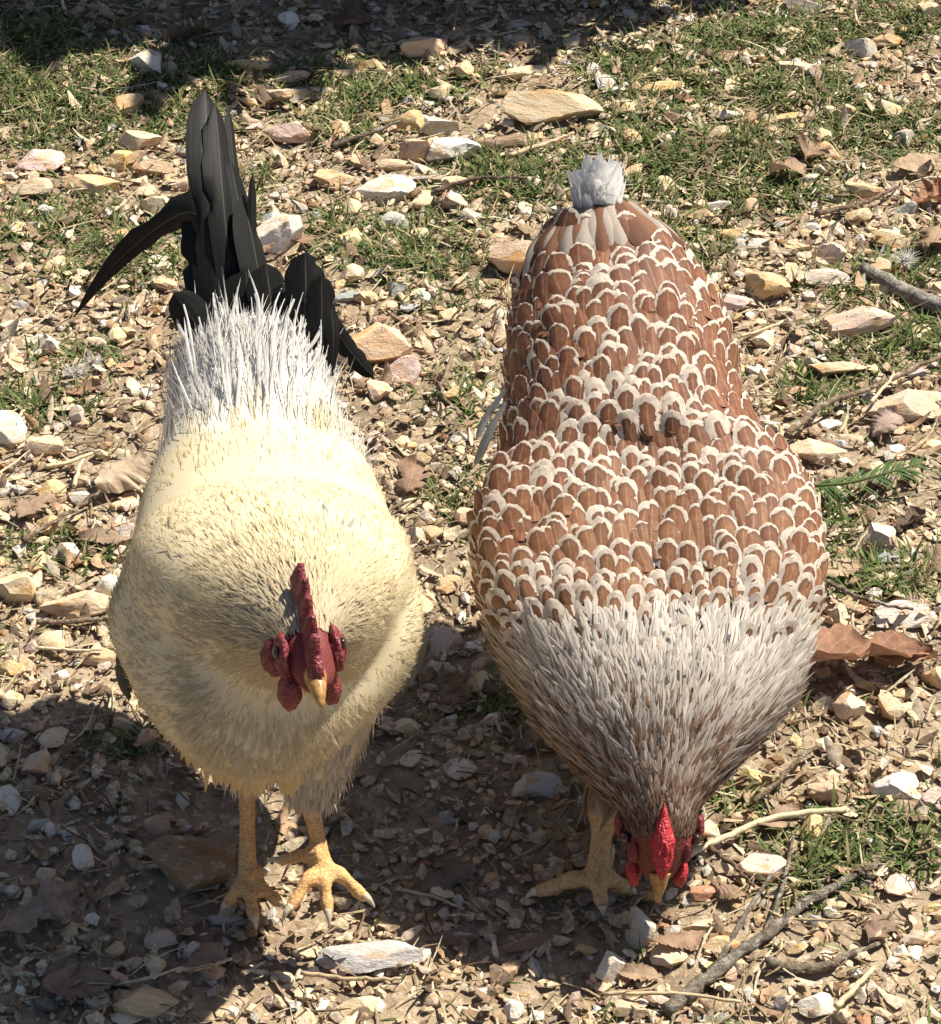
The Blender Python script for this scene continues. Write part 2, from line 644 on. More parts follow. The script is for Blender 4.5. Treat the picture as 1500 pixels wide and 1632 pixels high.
def m_plain(name, col, rough=0.5, spec=0.4, scale=300, var=0.25):
    m, nt, bs = mat_new(name)
    tc = nd(nt, 'ShaderNodeTexCoord').outputs['Object']
    a = noise_n(nt, tc, scale, 4)
    d = tuple(v * (1 - var) for v in col)
    c = mixc(nt, smooth(nt, a, 0.35, 0.65), d, col)
    nt.links.new(c, bs.inputs['Base Color'])
    bs.inputs['Roughness'].default_value = rough
    bs.inputs['Specular IOR Level'].default_value = spec
    return m


def m_body():
    """bird body: colour attribute, scaly relief where the skin of the legs is"""
    m, nt, bs = mat_new('bird_body')
    c = nd(nt, 'ShaderNodeAttribute', attribute_name='Col').outputs['Color']
    tc = nd(nt, 'ShaderNodeTexCoord').outputs['Object']
    vo = nd(nt, 'ShaderNodeTexVoronoi')
    vo.inputs['Scale'].default_value = 620
    mp = nd(nt, 'ShaderNodeMapping')
    mp.inputs['Scale'].default_value = (0.8, 0.8, 1.4)
    nt.links.new(tc, mp.inputs[0])
    nt.links.new(mp.outputs[0], vo.inputs['Vector'])
    a = noise_n(nt, tc, 180, 4)
    msk = nd(nt, 'ShaderNodeAttribute', attribute_name='Skin').outputs['Fac']
    d = mixc(nt, 1.0, c, (0.78, 0.66, 0.58), 'MULTIPLY')
    cc = mixc(nt, mathn(nt, 'MULTIPLY', msk, smooth(nt, vo.outputs['Distance'], 0.40, 0.75)), c, d)
    cc = mixc(nt, mathn(nt, 'MULTIPLY', msk, smooth(nt, a, 0.5, 0.75)), cc, d)
    nt.links.new(cc, bs.inputs['Base Color'])
    bs.inputs['Roughness'].default_value = 0.6
    bump(nt, bs, mathn(nt, 'MULTIPLY', msk, mathn(nt, 'SUBTRACT', 1.0, vo.outputs['Distance'])), 0.35, 0.0010)
    return m


M = dict(soil=m_soil(), rock=m_rock(), gravel=m_vcol('gravel', 0.85, 0.4, 330, 0, 0.002),
         litter=m_vcol('leaf_litter', 0.85, 0.45, 260, 0.12, 0.0015),
         grass=m_vcol('grass', 0.7, 0.25, 60, 0.25), leaf=m_objcol('dead_leaf', 0.7, 90, 0.45, 0.0025, 0.15),
         bark=m_objcol('bark', 0.9, 240, 0.65, 0.006, stretch=(1, 1, 1)), straw=m_objcol('straw', 0.55, 180, 0.3, 0.001),
         soft=m_feather_soft('soft_plumage'), laced=m_laced(), laced_joined=m_laced(True), hackle=m_hackle(), dark=m_dark_feather(),
         red=m_flesh('comb_skin', (0.25, 0.042, 0.050), (0.12, 0.02, 0.025)),
         bright_red=m_flesh('red_comb_skin', (0.50, 0.042, 0.05), (0.33, 0.02, 0.028)),
         beak=m_plain('beak_horn', (0.46, 0.25, 0.085), 0.35, 0.4, 260, 0.5), horn=m_plain('claw_horn', (0.62, 0.52, 0.38), 0.4),
         eye=m_plain('eye', (0.03, 0.014, 0.008), 0.08, 0.8), body=m_body(), down=m_feather_soft('down', 0.55),
         shade_shrub=m_vcol('shade_shrub_leaves', 0.5, 0.3, 40, 0.2))

# ------------------------------------------------------------------ ground
def spread(n, near, far):
    u = np.linspace(-1, 1, n)
    return near * u + (far - near) * np.sign(u) * np.abs(u) ** 9


gx = spread(201, 1.0, 300)
gy = spread(241, 1.3, 300) + 0.1
GX, GY = np.meshgrid(gx, gy, indexing='ij')
fade = np.clip(2.0 - np.hypot(GX, GY) / 1.5, 0, 1)
GZ = gh(GX, GY) * fade + 0.0012 * rng.normal(size=GX.shape) * fade
V = np.stack([GX, GY, GZ], -1).reshape(-1, 3)
i, j = np.meshgrid(np.arange(200), np.arange(240), indexing='ij')
a = i * 241 + j
Q = np.stack([a, a + 241, a + 242, a + 1], -1).reshape(-1, 4)
tag(link('ground', mesh_np('ground', V, quads=Q), M['soil']), 'bare brown stony soil under the two chickens', 'ground', kind='structure')

# silhouettes of the two birds in the photograph: ground there is hidden, so no loose stones are spent on it
ROO = np.array([(255, 600), (300, 420), (320, 150), (350, 150), (440, 460), (540, 500), (600, 720), (630, 850), (665, 1000), (640, 1090),
                (560, 1240), (300, 1240), (190, 1090), (180, 980), (215, 850), (230, 720)])
HEN = np.array([(900, 270), (1000, 260), (1060, 370), (1180, 550), (1210, 680), (1300, 850), (1305, 1000), (1220, 1150), (1130, 1300),
                (1070, 1430), (980, 1400), (850, 1220), (770, 950), (750, 850), (790, 680), (795, 550), (850, 380)])


def in_poly(x, y, P):
    x, y = np.asarray(x), np.asarray(y)
    r = np.zeros(x.shape, bool)
    n = len(P)
    for i in range(n):
        x0, y0 = P[i]
        x1, y1 = P[(i + 1) % n]
        if y0 == y1:
            continue
        cnd = ((y0 > y) != (y1 > y)) & (x < (x1 - x0) * (y - y0) / (y1 - y0) + x0)
        r ^= cnd
    return r


# grass patches: centre px, radii px, density
GRASS = [(90, 130, 190, 70, 1), (60, 190, 170, 60, 1), (300, 120, 110, 50, .6), (560, 145, 150, 45, .9), (560, 200, 90, 40, .6), (300, 190, 80, 40, .8),
         (60, 370, 150, 45, .8), (190, 415, 120, 45, .8), (640, 395, 130, 55, .9), (560, 380, 60, 50, .8), (820, 285, 130, 45, 1), (1140, 260, 200, 70, 1),
         (1090, 120, 150, 60, .9), (1250, 60, 200, 40, .9), (1250, 150, 150, 40, .7), (1430, 40, 100, 40, .8), (1370, 215, 120, 45, 1), (1200, 310, 130, 40, .9),
         (1090, 400, 90, 50, .8), (1450, 545, 120, 45, .9), (1340, 460, 60, 30, .6), (1300, 625, 70, 40, .7), (1450, 420, 70, 40, .6), (120, 565, 70, 25, .5),
         (60, 650, 110, 28, .7), (100, 885, 100, 28, .7), (1410, 920, 120, 40, 1), (1340, 1360, 130, 45, .9), (1440, 1340, 100, 60, .7), (1290, 1410, 60, 40, .7),
         (785, 1125, 55, 30, .7), (215, 1190, 80, 25, .6), (720, 790, 60, 40, .5), (710, 480, 70, 25, .4), (740, 640, 60, 60, .35), (1330, 830, 60, 40, .4),
         (1000, 180, 100, 40, .4), (720, 130, 80, 30, .6), (420, 300, 60, 40, .4), (30, 60, 100, 40, .8), (1180, 1290, 60, 30, .4)]


def grass_density(px, py):
    d = np.zeros(np.shape(px))
    for cx, cy, rx, ry, k in GRASS:
        d = np.maximum(d, k * np.exp(-1.1 * (((px - cx) / rx) ** 2 + ((py - cy) / ry) ** 2) ** 1.5))
    return d


def ground_pts(n, x0=-0.62, x1=0.62, y0=-0.72, y1=1.0):
    p = np.zeros((n, 3))
    p[:, 0] = rng.uniform(x0, x1, n)
    p[:, 1] = rng.uniform(y0, y1, n)
    p[:, 2] = gh(p[:, 0], p[:, 1])
    v = p - CAM
    k = v @ FWD
    px = 750 + FPX * (v @ RIGHT) / k
    py = 816 - FPX * (v @ UPV) / k
    return p, px, py


# ------------------------------------------------------------------ unseen bush added beyond the frame to cast shade on the far edge
def build_shade_shrub():
    root = tag(empty('shade_shrub', (-0.25, 1.05, 0)), 'dense dark green bush added out of view beyond the stony ground to shade its far edge', 'shade_shrub')
    acc = Acc()
    for k in range(9):
        x = -0.85 + 0.16 * k + rng.uniform(-.05, .05)
        y = 1.05 + rng.uniform(-.06, .06)
        top = np.array([x + rng.uniform(-.1, .1), y + rng.uniform(-.1, .1), 0.5])
        tube_pts(acc, catmull([(x, y, -.02), (x + .02, y, .2), top], 8) - np.array(root.location), np.linspace(.018, .006, 8), 8, (0.14, 0.10, 0.07))
    link('trunk', acc.mesh('trunk'), M['gravel'], root)
    n = 17000
    acc = Acc()
    u = rng.random((n, 3))
    P = np.stack([-0.98 + 1.36 * u[:, 0], 0.785 + 0.50 * u[:, 1], 0.03 + 0.70 * u[:, 2]], -1)
    lump = 0.06 * np.sin(17 * P[:, 0]) + 0.05 * np.sin(23 * P[:, 0] + 11 * P[:, 2])
    keep = (P[:, 2] < 0.54 + .5 * lump) & (P[:, 1] > 0.80 - lump * .25)
    P = P[keep]
    n = len(P)
    D = norm(rng.normal(size=(n, 3)) + np.array([0, -.3, .6]))
    N = norm(rng.normal(size=(n, 3)) + np.array([0, -.2, .9]))
    g = rng.random(n)[:, None]
    col = np.array([0.035, 0.065, 0.018]) * (1 - g) + np.array([0.075, 0.12, 0.035]) * g
    strips(acc, P - np.array(root.location), D, N, rng.uniform(.045, .07, n), rng.uniform(.014, .021, n),
           lambda t: np.sin(PI * np.clip(t * .96 + .03, 0, 1)) ** .8, 3, 2, 0, .2, 0, color=col)
    link('crown', acc.mesh('crown'), M['shade_shrub'], root)


build_shade_shrub()

# ------------------------------------------------------------------ stones
STONE_COL = dict(cream=(0.70, 0.555, 0.37), ochre=(0.63, 0.455, 0.255), peach=(0.68, 0.475, 0.315), white=(0.74, 0.67, 0.57), grey=(0.50, 0.465, 0.42),
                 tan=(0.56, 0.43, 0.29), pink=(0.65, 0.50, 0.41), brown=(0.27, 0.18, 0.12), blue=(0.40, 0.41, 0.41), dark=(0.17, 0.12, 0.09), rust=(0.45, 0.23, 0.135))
STONE_WORD = dict(cream='cream', ochre='ochre yellow', peach='peach coloured', white='whitish', grey='grey', tan='tan', pink='pinkish', brown='brown',
                  blue='bluish grey', dark='dark brown', rust='rusty red')


def rock_mesh(name, seed, sub, flat=0.6, cuts=10, rough=0.05):
    rs = np.random.default_rng(seed)
    bm = bmesh.new()
    bmesh.ops.create_icosphere(bm, subdivisions=sub, radius=1.0)
    v = np.array([p.co[:] for p in bm.verts])
    for _ in range(cuts):
        n = rs.normal(size=3)
        n /= np.linalg.norm(n)
        d = rs.uniform(0.36, 0.80)
        v -= np.maximum(0, v @ n - d)[:, None] * n
    o = rs.uniform(0, 50, 3)
    v *= 1 + np.array([rough * (mnoise.noise(Vector(p * 2.3 + o)) + .6 * mnoise.noise(Vector(p * 6 + o))) for p in v])[:, None]
    v -= (v.max(0) + v.min(0)) / 2
    v /= (v.max(0) - v.min(0)) / 2
    for p, c in zip(bm.verts, v):
        p.co = c
    me = bpy.data.meshes.new(name)
    bm.to_mesh(me)
    bm.free()
    me.polygons.foreach_set('use_smooth', np.ones(len(me.polygons), bool))
    me.set_sharp_from_angle(angle=math.radians(20))
    me.materials.append(M['rock'])
    return me


LANDMARKS = [(1335, 1092, 'the large oak leaf'), (1370, 765, 'the green sprig'), (1230, 1500, 'the lichen covered stick'), (1220, 1340, 'the pale straw stalk'), (590, 1516, 'the long grey stone'),
             (300, 1378, 'the large brown rock in shadow'), (450, 1440, 'the rooster feet'), (940, 1410, 'the hen foot'), (1050, 1430, 'the hen beak'), (975, 1538, 'the bright white stone'), (1445, 640, 'the broad tan slab'),
             (1366, 506, 'the cream and pink block'), (1450, 470, 'the lichen covered branch'), (1290, 255, 'the crumpled brown leaf'), (1152, 196, 'the white cube of stone'), (880, 187, 'the largest tan slab'),
             (950, 290, 'the hen tail'), (690, 240, 'the stone cluster between the tails'), (350, 300, 'the tall black tail'), (180, 430, 'the arching sickle feather'), (445, 378, 'the rounded whitish stone'),
             (580, 560, 'the rooster rump'), (12, 692, 'the large whitish rock'), (195, 775, 'the tan curled leaf'), (130, 968, 'the tan slab with a hollow'), (210, 1130, 'the rooster breast'), (655, 785, 'the leaf between the birds'),
             (760, 1050, 'the hen breast'), (1394, 872, 'the upright pinkish chip'), (675, 78, 'the peach stone at the shade edge'), (230, 95, 'the orange sided stone'), (1370, 86, 'the tall white stone'),
             (60, 1475, 'the large leaf in shadow'), (232, 1588, 'the yellowish crumbly stone'), (1440, 1000, 'the pale white stone'), (1425, 1268, 'the white and pink block'), (1222, 455, 'the orange crowned stone'),
             (1482, 312, 'the russet lobed leaf'), (118, 602, 'the wisp of down'), (790, 1400, 'the hen shadow'), (100, 250, 'the stone row behind the rooster'), (1100, 120, 'the shaded far grass'), (730, 480, 'the hen back')]


def beside(x, y):
    px, py = project((x, y, 0))
    return min(LANDMARKS, key=lambda l: math.hypot(l[0] - px, (l[1] - py) * 1.3))[2]


# px centre, width px, height px, colour, optional label
STONES = [
    (230, 95, 62, 50, 'white', 'whitish angular stone with an orange side by the shaded grass edge'),
    (675, 78, 66, 46, 'peach', 'rounded peach coloured stone sitting at the edge of the deep shade'),
    (585, 97, 62, 32, 'ochre', 'orange tan wedge stone beside the rounded peach one at the shade edge'),
    (545, 106, 50, 22, 'peach'), (395, 95, 66, 24, 'ochre'), (462, 108, 62, 26, 'peach'), (483, 138, 110, 34, 'cream', 'long pale speckled slab lying behind the tip of the black tail'),
    (200, 160, 52, 38, 'ochre', 'knobbly ochre stone in the grass behind the black tail'), (398, 153, 42, 24, 'peach'), (460, 200, 72, 46, 'pink', 'pinkish white blocky stone with a dark notch behind the black tail'),
    (222, 218, 62, 40, 'cream'), (192, 248, 44, 36, 'ochre'), (65, 248, 74, 40, 'pink', 'flat pinkish stone with a pointed end in the row behind the rooster'), (247, 257, 58, 36, 'peach'),
    (45, 290, 74, 40, 'cream', 'pale stone with one orange face in the row behind the rooster'), (143, 284, 84, 34, 'ochre'), (300, 282, 46, 30, 'peach'), (255, 318, 58, 38, 'cream'),
    (650, 190, 44, 38, 'ochre'), (700, 200, 56, 42, 'grey'), (722, 242, 76, 48, 'white', 'white wedge stone in the cluster between the two tails'), (660, 240, 52, 52, 'peach'),
    (628, 258, 56, 22, 'cream'), (612, 297, 88, 50, 'white', 'speckled cream stone with a ragged edge in the cluster between the tails'), (680, 281, 64, 22, 'grey', 'flat light grey stone in the cluster between the tails'),
    (535, 284, 66, 32, 'ochre'), (725, 297, 42, 28, 'tan'), (880, 187, 138, 66, 'tan', 'largest tan slab of rock with ragged ends beyond the hen'), (808, 230, 84, 34, 'brown', 'reddish brown slab under the large tan rock beyond the hen'),
    (845, 122, 96, 24, 'cream'), (1050, 152, 70, 18, 'ochre'), (445, 378, 72, 68, 'white', 'rounded whitish stone beside the black tail feathers'), (626, 348, 44, 30, 'grey'), (752, 348, 34, 26, 'grey'),
    (828, 410, 96, 78, 'peach', 'big peach orange stone touching the hen near her tail'), (545, 476, 56, 30, 'blue', 'bluish grey block of stone by the rooster rump'), (632, 466, 30, 24, 'blue'),
    (580, 478, 40, 24, 'ochre'), (1152, 196, 38, 32, 'white', 'small white cube of stone in the grass beyond the hen'), (1190, 201, 27, 30, 'peach'), (1255, 196, 36, 22, 'ochre'),
    (1370, 86, 46, 40, 'white', 'tall white stone with a grey side in the far grass'), (1412, 70, 46, 26, 'ochre'), (1290, 24, 72, 30, 'grey', 'grey stone half in the deep shade at the far edge'), (1265, 65, 30, 20, 'cream'),
    (1268, 122, 56, 26, 'cream'), (1298, 130, 30, 30, 'pink'), (1338, 178, 44, 24, 'peach'), (1320, 242, 36, 34, 'ochre'), (1115, 345, 42, 30, 'ochre'), (1145, 330, 34, 22, 'white'), (1480, 25, 44, 36, 'cream'),
    (1375, 296, 50, 32, 'ochre'), (1446, 320, 36, 24, 'blue'), (1440, 214, 32, 30, 'grey'), (1222, 455, 66, 58, 'ochre', "ochre stone with an orange crown on the hen's left side"), (1165, 476, 50, 32, 'pink'), (1200, 386, 66, 26, 'grey'),
    (1165, 372, 34, 24, 'ochre'), (1325, 395, 40, 40, 'pink'), (1425, 372, 60, 34, 'cream'), (1380, 390, 40, 22, 'peach'), (1320, 432, 60, 36, 'white'), (1095, 395, 36, 18, 'cream'), (1275, 385, 36, 24, 'cream'),
    (1366, 506, 108, 60, 'pink', "large cream and pink block on the grass at the hen's left side"), (1335, 580, 86, 42, 'tan', "rough tan stone with rusty pits at the hen's left side"),
    (1445, 640, 130, 64, 'tan', "broad tan slab under twigs at the hen's left side"), (1302, 726, 84, 46, 'cream', "cream stone with a rust underside beside the green sprig"), (1233, 682, 44, 22, 'white'), (1465, 586, 40, 20, 'grey'),
    (592, 566, 110, 84, 'peach', 'wide flat peach coloured rock beside the rooster rump'), (640, 604, 56, 44, 'pink'), (75, 540, 40, 38, 'white'), (12, 692, 54, 70, 'white', "large whitish rock jutting in at the rooster's right side"),
    (72, 716, 56, 42, 'tan', "rounded tan stone against the large whitish rock"), (25, 946, 58, 56, 'cream'), (130, 968, 112, 62, 'tan', "broad tan slab with a dark hollow at the rooster's right side"), (178, 948, 38, 56, 'white'),
    (84, 1030, 46, 36, 'cream'), (18, 1075, 44, 34, 'ochre'), (155, 1050, 52, 30, 'ochre'), (95, 1085, 30, 28, 'white'), (652, 1152, 48, 36, 'cream'), (712, 1022, 48, 44, 'pink'), (668, 862, 36, 34, 'pink'), (690, 862, 30, 30, 'peach'),
    (1394, 872, 64, 50, 'pink', "upright pinkish chip of stone leaning in the grass at the hen's left side"), (1440, 1000, 90, 44, 'white', "pale white stone with a pinkish face beyond the oak leaf"), (1340, 1000, 50, 40, 'cream'),
    (1352, 1148, 46, 52, 'cream', 'pale yellow angular stone next to the big oak leaf'), (1490, 1095, 40, 46, 'ochre'), (1425, 1268, 72, 46, 'white', "white and pink block of stone on the hen's left side"), (1310, 1276, 46, 38, 'peach'),
    (1484, 1290, 42, 42, 'pink'), (1216, 1398, 74, 44, 'pink', 'pinkish white chip beside the pale straw stalk'), (1120, 1432, 42, 28, 'rust', 'rusty red chip of stone near the hen beak'), (1021, 1474, 42, 62, 'grey', 'upright light grey stone just before the hen beak'),
    (975, 1538, 52, 56, 'white', 'bright white blocky stone before the hen'), (1120, 1481, 62, 24, 'cream'), (590, 1516, 150, 56, 'grey', 'long grey white stone in front of the rooster foot'),
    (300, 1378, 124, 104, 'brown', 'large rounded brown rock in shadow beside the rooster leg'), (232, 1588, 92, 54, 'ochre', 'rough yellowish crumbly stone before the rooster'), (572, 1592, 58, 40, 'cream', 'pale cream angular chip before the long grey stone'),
    (362, 1454, 56, 26, 'grey'), (488, 1500, 44, 26, 'cream'), (1300, 1606, 56, 40, 'white'), (1250, 1600, 28, 34, 'grey'), (1270, 1520, 32, 20, 'ochre'), (192, 1146, 64, 22, 'cream'), (235, 1170, 34, 34, 'peach'), (860, 1250, 70, 50, 'grey', 'grey stone in the shadow behind the hen foot'),
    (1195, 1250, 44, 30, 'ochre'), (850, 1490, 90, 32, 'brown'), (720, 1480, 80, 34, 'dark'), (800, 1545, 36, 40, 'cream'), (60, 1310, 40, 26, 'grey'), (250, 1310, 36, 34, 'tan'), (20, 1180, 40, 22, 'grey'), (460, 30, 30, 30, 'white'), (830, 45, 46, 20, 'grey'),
    (1450, 1120, 60, 20, 'cream'), (1395, 1110, 60, 18, 'ochre'), (1300, 1490, 34, 24, 'ochre'), (1375, 1445, 34, 24, 'peach'), (1490, 1455, 36, 18, 'ochre'), (1445, 1535, 30, 18, 'ochre'), (1150, 1510, 52, 30, 'ochre'), (1005, 1610, 50, 30, 'tan'),
]
placed = []
SG = 'loose stones on the ground'


def put_stone(me, x, y, a, b, c, yaw, colname, label, sink=0.16, tilt=0.2):
    o = link('stone', me)
    o.location = (x, y, float(gh(x, y)) + c * (1 - 2 * sink))
    o.scale = (a, b, c)
    o.rotation_euler = (rng.uniform(-tilt, tilt), rng.uniform(-tilt, tilt), yaw)
    col = np.array(STONE_COL[colname]) * rng.uniform(0.88, 1.10) * np.array([1, rng.uniform(.97, 1.03), rng.uniform(.92, 1.08)])
    o.color = (*col, 1)
    tag(o, label, 'stone', SG)
    placed.append((x, y, max(a, b)))
    
    return o


for k, s in enumerate(STONES):
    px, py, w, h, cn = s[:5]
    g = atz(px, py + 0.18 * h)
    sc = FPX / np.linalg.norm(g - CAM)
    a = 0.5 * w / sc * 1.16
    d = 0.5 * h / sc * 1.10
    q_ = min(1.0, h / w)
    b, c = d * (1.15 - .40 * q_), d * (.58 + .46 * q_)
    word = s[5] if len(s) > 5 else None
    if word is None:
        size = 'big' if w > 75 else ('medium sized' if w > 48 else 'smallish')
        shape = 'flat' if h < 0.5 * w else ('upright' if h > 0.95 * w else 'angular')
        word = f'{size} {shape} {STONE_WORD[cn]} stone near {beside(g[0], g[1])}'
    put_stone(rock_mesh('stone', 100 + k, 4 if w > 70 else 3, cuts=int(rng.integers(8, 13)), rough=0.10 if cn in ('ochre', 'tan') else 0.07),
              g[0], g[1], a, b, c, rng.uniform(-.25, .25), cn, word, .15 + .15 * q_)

variants = [rock_mesh('stone', 500 + k, 2, cuts=int(rng.integers(7, 13))) for k in range(14)]
names = list(STONE_COL)
wts = np.array([.27, .11, .16, .17, .07, .07, .11, .02, .02, .0, .01])
wts = wts / wts.sum()
cnt = 0
P, PX, PY = ground_pts(9000, -.36, .36, -.48, .70)
for p, px, py in zip(P, PX, PY):
    if cnt >= 175:
        break
    if not (-10 < px < 1510 and 70 < py < 1640) or in_poly(px, py, ROO) or in_poly(px, py, HEN):
        continue
    if 300 < px < 640 and 1230 < py < 1500 or 820 < px < 1010 and 1280 < py < 1470:
        continue
    if rng.random() < grass_density(px, py) * .75:
        continue
    r = rng.uniform(.0055, .0115)
    if any((p[0] - q[0]) ** 2 + (p[1] - q[1]) ** 2 < (q[2] + r) ** 2 for q in placed):
        continue
    cn = names[rng.choice(len(names), p=wts)]
    f = rng.uniform(.3, .75)
    word = f"{'tiny' if r < .0085 else 'small'} {'flat' if f < .5 else 'chunky'} {STONE_WORD[cn]} stone near {beside(p[0], p[1])}"
    put_stone(variants[cnt % 14], p[0], p[1], r, r * rng.uniform(.65, 1), r * f, rng.uniform(0, 6.28), cn, word, .12, .3)
    cnt += 1

# gravel: tiny stones nobody could count
ROCKS = []
for k in range(10):
    bm = bmesh.new()
    bmesh.ops.create_icosphere(bm, subdivisions=1, radius=1)
    rs = np.random.default_rng(900 + k)
    v = np.array([p.co[:] for p in bm.verts])
    for _ in range(8):
        n = norm(rs.normal(size=3))
        v -= np.maximum(0, v @ n - rs.uniform(.35, .8))[:, None] * n
    ROCKS.append((v, np.array([[q.index for q in f.verts] for f in bm.faces])))
    bm.free()


def scatter_rocks(acc, P, R, cols):
    n = len(P)
    kind = rng.integers(0, 10, n)
    for k in range(10):
        m = np.where(kind == k)[0]
        if not len(m):
            continue
        v, f = ROCKS[k]
        ax = norm(rng.normal(size=(len(m), 3)))
        an = rng.uniform(-.5, .5, len(m))
        yaw = rng.uniform(0, 6.28, len(m))
        sc = np.stack([R[m] * rng.uniform(.8, 1.5, len(m)), R[m] * rng.uniform(.6, 1.0, len(m)), R[m] * rng.uniform(.3, .8, len(m))], -1)
        w = v[None] * sc[:, None, :]
        # tilt about ax (Rodrigues), then yaw
        ca, sa = np.cos(an)[:, None, None], np.sin(an)[:, None, None]
        axb = ax[:, None, :]
        w = w * ca + np.cross(np.broadcast_to(axb, w.shape), w) * sa + axb * (np.sum(w * axb, -1, keepdims=True)) * (1 - ca)
        cy, sy = np.cos(yaw)[:, None], np.sin(yaw)[:, None]
        w = np.stack([w[..., 0] * cy - w[..., 1] * sy, w[..., 0] * sy + w[..., 1] * cy, w[..., 2]], -1)
        w += P[m][:, None, :]
        t = f[None] + (np.arange(len(m)) * len(v))[:, None, None]
        acc.add(w.reshape(-1, 3), t=t.reshape(-1, 3), c=np.repeat(cols[m], len(v), axis=0))


PAL = np.array([STONE_COL[k] for k in names])
acc = Acc()
P, PX, PY = ground_pts(33000)
gd = grass_density(PX, PY)
patch = np.sin(13 * P[:, 0] + 3 * np.sin(7 * P[:, 1])) * np.sin(11 * P[:, 1] + 1.7)
keep = rng.random(len(P)) < (1 - .8 * gd) * np.clip(.70 + .35 * patch, .25, 1)
P, patch = P[keep], patch[keep]
n = len(P)
R = .0018 + .0062 * rng.random(n) ** 2.0
P[:, 2] += R * .25 + rng.uniform(0, .002, n)
cols = PAL[rng.choice(len(names), n, p=wts)] * rng.uniform(.65, 1.08, (n, 1))
dk = rng.random(n) < .16
cols[dk] *= np.array([.5, .42, .36])
scatter_rocks(acc, P, R, cols)
tag(link('gravel', acc.mesh('gravel', False), M['gravel']), 'fine cream and brown gravel spread over the soil', 'gravel', kind='stuff')

# ------------------------------------------------------------------ leaf litter and straw bits
acc = Acc()
P, PX, PY = ground_pts(31000)
gd = grass_density(PX, PY)
keep = rng.random(len(P)) < (1 - .55 * gd) * np.where(np.abs(P[:, 0]) > .45, .5, 1)
P = P[keep]
n = len(P)
LC = np.array([(.46, .34, .22), (.33, .235, .15), (.56, .44, .30), (.24, .165, .105), (.64, .53, .38), (.42, .35, .27), (.44, .29, .18), (.16, .11, .075), (.60, .49, .35), (.62, .50, .36)])
col = np.minimum(LC[rng.integers(0, len(LC), n)] * rng.uniform(.85, 1.25, (n, 1)), .75)
yaw = rng.uniform(0, 6.28, n)
D = np.stack([np.cos(yaw), np.sin(yaw), rng.uniform(-.25, .35, n)], -1)
N = norm(np.stack([rng.normal(0, .35, n), rng.normal(0, .35, n), np.ones(n)], -1))
P[:, 2] += rng.uniform(.001, .0065, n)
L = .003 + .016 * rng.random(n) ** 3
strips(acc, P, D, N, L, L * rng.uniform(.10, .38, n), lambda t: np.array([.35, 1, .8, .25]), 3, 3, rng.uniform(-.2, .3, n), rng.uniform(-.5, .6, n), .5, rng.uniform(-.3, .3, n), col)
tag(link('leaf_litter', acc.mesh('leaf_litter'), M['litter']), 'crumbled brown leaf litter strewn through the gravel', 'leaf litter', kind='stuff')

acc = Acc()
P, PX, PY = ground_pts(15000)
n = len(P)
yaw = rng.normal(0.2, 1.3, n)
D = np.stack([np.cos(yaw), np.sin(yaw), rng.uniform(-.08, .16, n)], -1)
P[:, 2] += rng.uniform(.003, .008, n)
SC = np.array([(.58, .48, .31), (.48, .37, .22), (.34, .25, .15), (.22, .15, .09), (.62, .54, .38), (.17, .11, .07), (.30, .21, .13)])
col = SC[rng.integers(0, 7, n)] * rng.uniform(.7, 1.05, (n, 1))
L = .006 + .036 * rng.random(n) ** 3
strips(acc, P, D, np.tile([0., 0, 1], (n, 1)) + rng.normal(0, .3, (n, 3)), L, rng.uniform(.0003, .0010, n), lambda t: np.array([.7, 1, .95, .4]), 3, 3, .1, rng.uniform(-.1, .4, n), .9, rng.uniform(-.6, .6, n), col)
tag(link('straw_bits', acc.mesh('straw_bits'), M['litter']), 'dry straw and grass bits scattered over the gravel', 'straw', kind='stuff')

# ------------------------------------------------------------------ grass
acc = Acc()
P, PX, PY = ground_pts(640000, -.60, .60, -.6, .95)
gd = grass_density(PX, PY)
out = (PX < 0) | (PX > 1500) | (PY < 0) | (PY > 1640)
gd = np.where(out, np.maximum(gd, .10 * (np.sin(9 * P[:, 0]) * np.sin(8 * P[:, 1]) > .2)), gd)
tuft = .5 + .5 * np.sin(90 * P[:, 0] + 4 * np.sin(40 * P[:, 1])) * np.sin(75 * P[:, 1] + 3 * np.sin(55 * P[:, 0]))
keep = rng.random(len(P)) < (gd * (.25 + .85 * tuft) * .95 + .004)
P, tuft = P[keep], tuft[keep]
n = len(P)
yaw = rng.uniform(0, 6.28, n)
el = rng.uniform(.15, 1.25, n)
D = np.stack([np.cos(yaw) * np.cos(el), np.sin(yaw) * np.cos(el), np.sin(el)], -1)
N = np.cross(np.stack([-np.sin(yaw), np.cos(yaw), 0 * yaw], -1), D) * -1 + rng.normal(0, .25, (n, 3))
g = rng.random((n, 1))
col = np.array([.070, .110, .030]) * (1 - g) + np.array([.17, .220, .072]) * g
dry = rng.random(n) < .24
col[dry] = np.array([.42, .35, .19]) * rng.uniform(.6, 1.1, (dry.sum(), 1))
P[:, 2] -= .001
L = rng.uniform(.007, .023, n) * (.7 + .5 * tuft)
strips(acc, P, D, N, L, rng.uniform(.0005, .0012, n), lambda t: np.array([.8, 1, .75, .1]), 3, 2, 0, rng.uniform(.05, .7, n), 0, rng.uniform(-.3, .3, n), col)
print('grass blades', n)
tag(link('grass', acc.mesh('grass'), M['grass']), 'short green grass growing in patches among the stones', 'grass', kind='stuff')


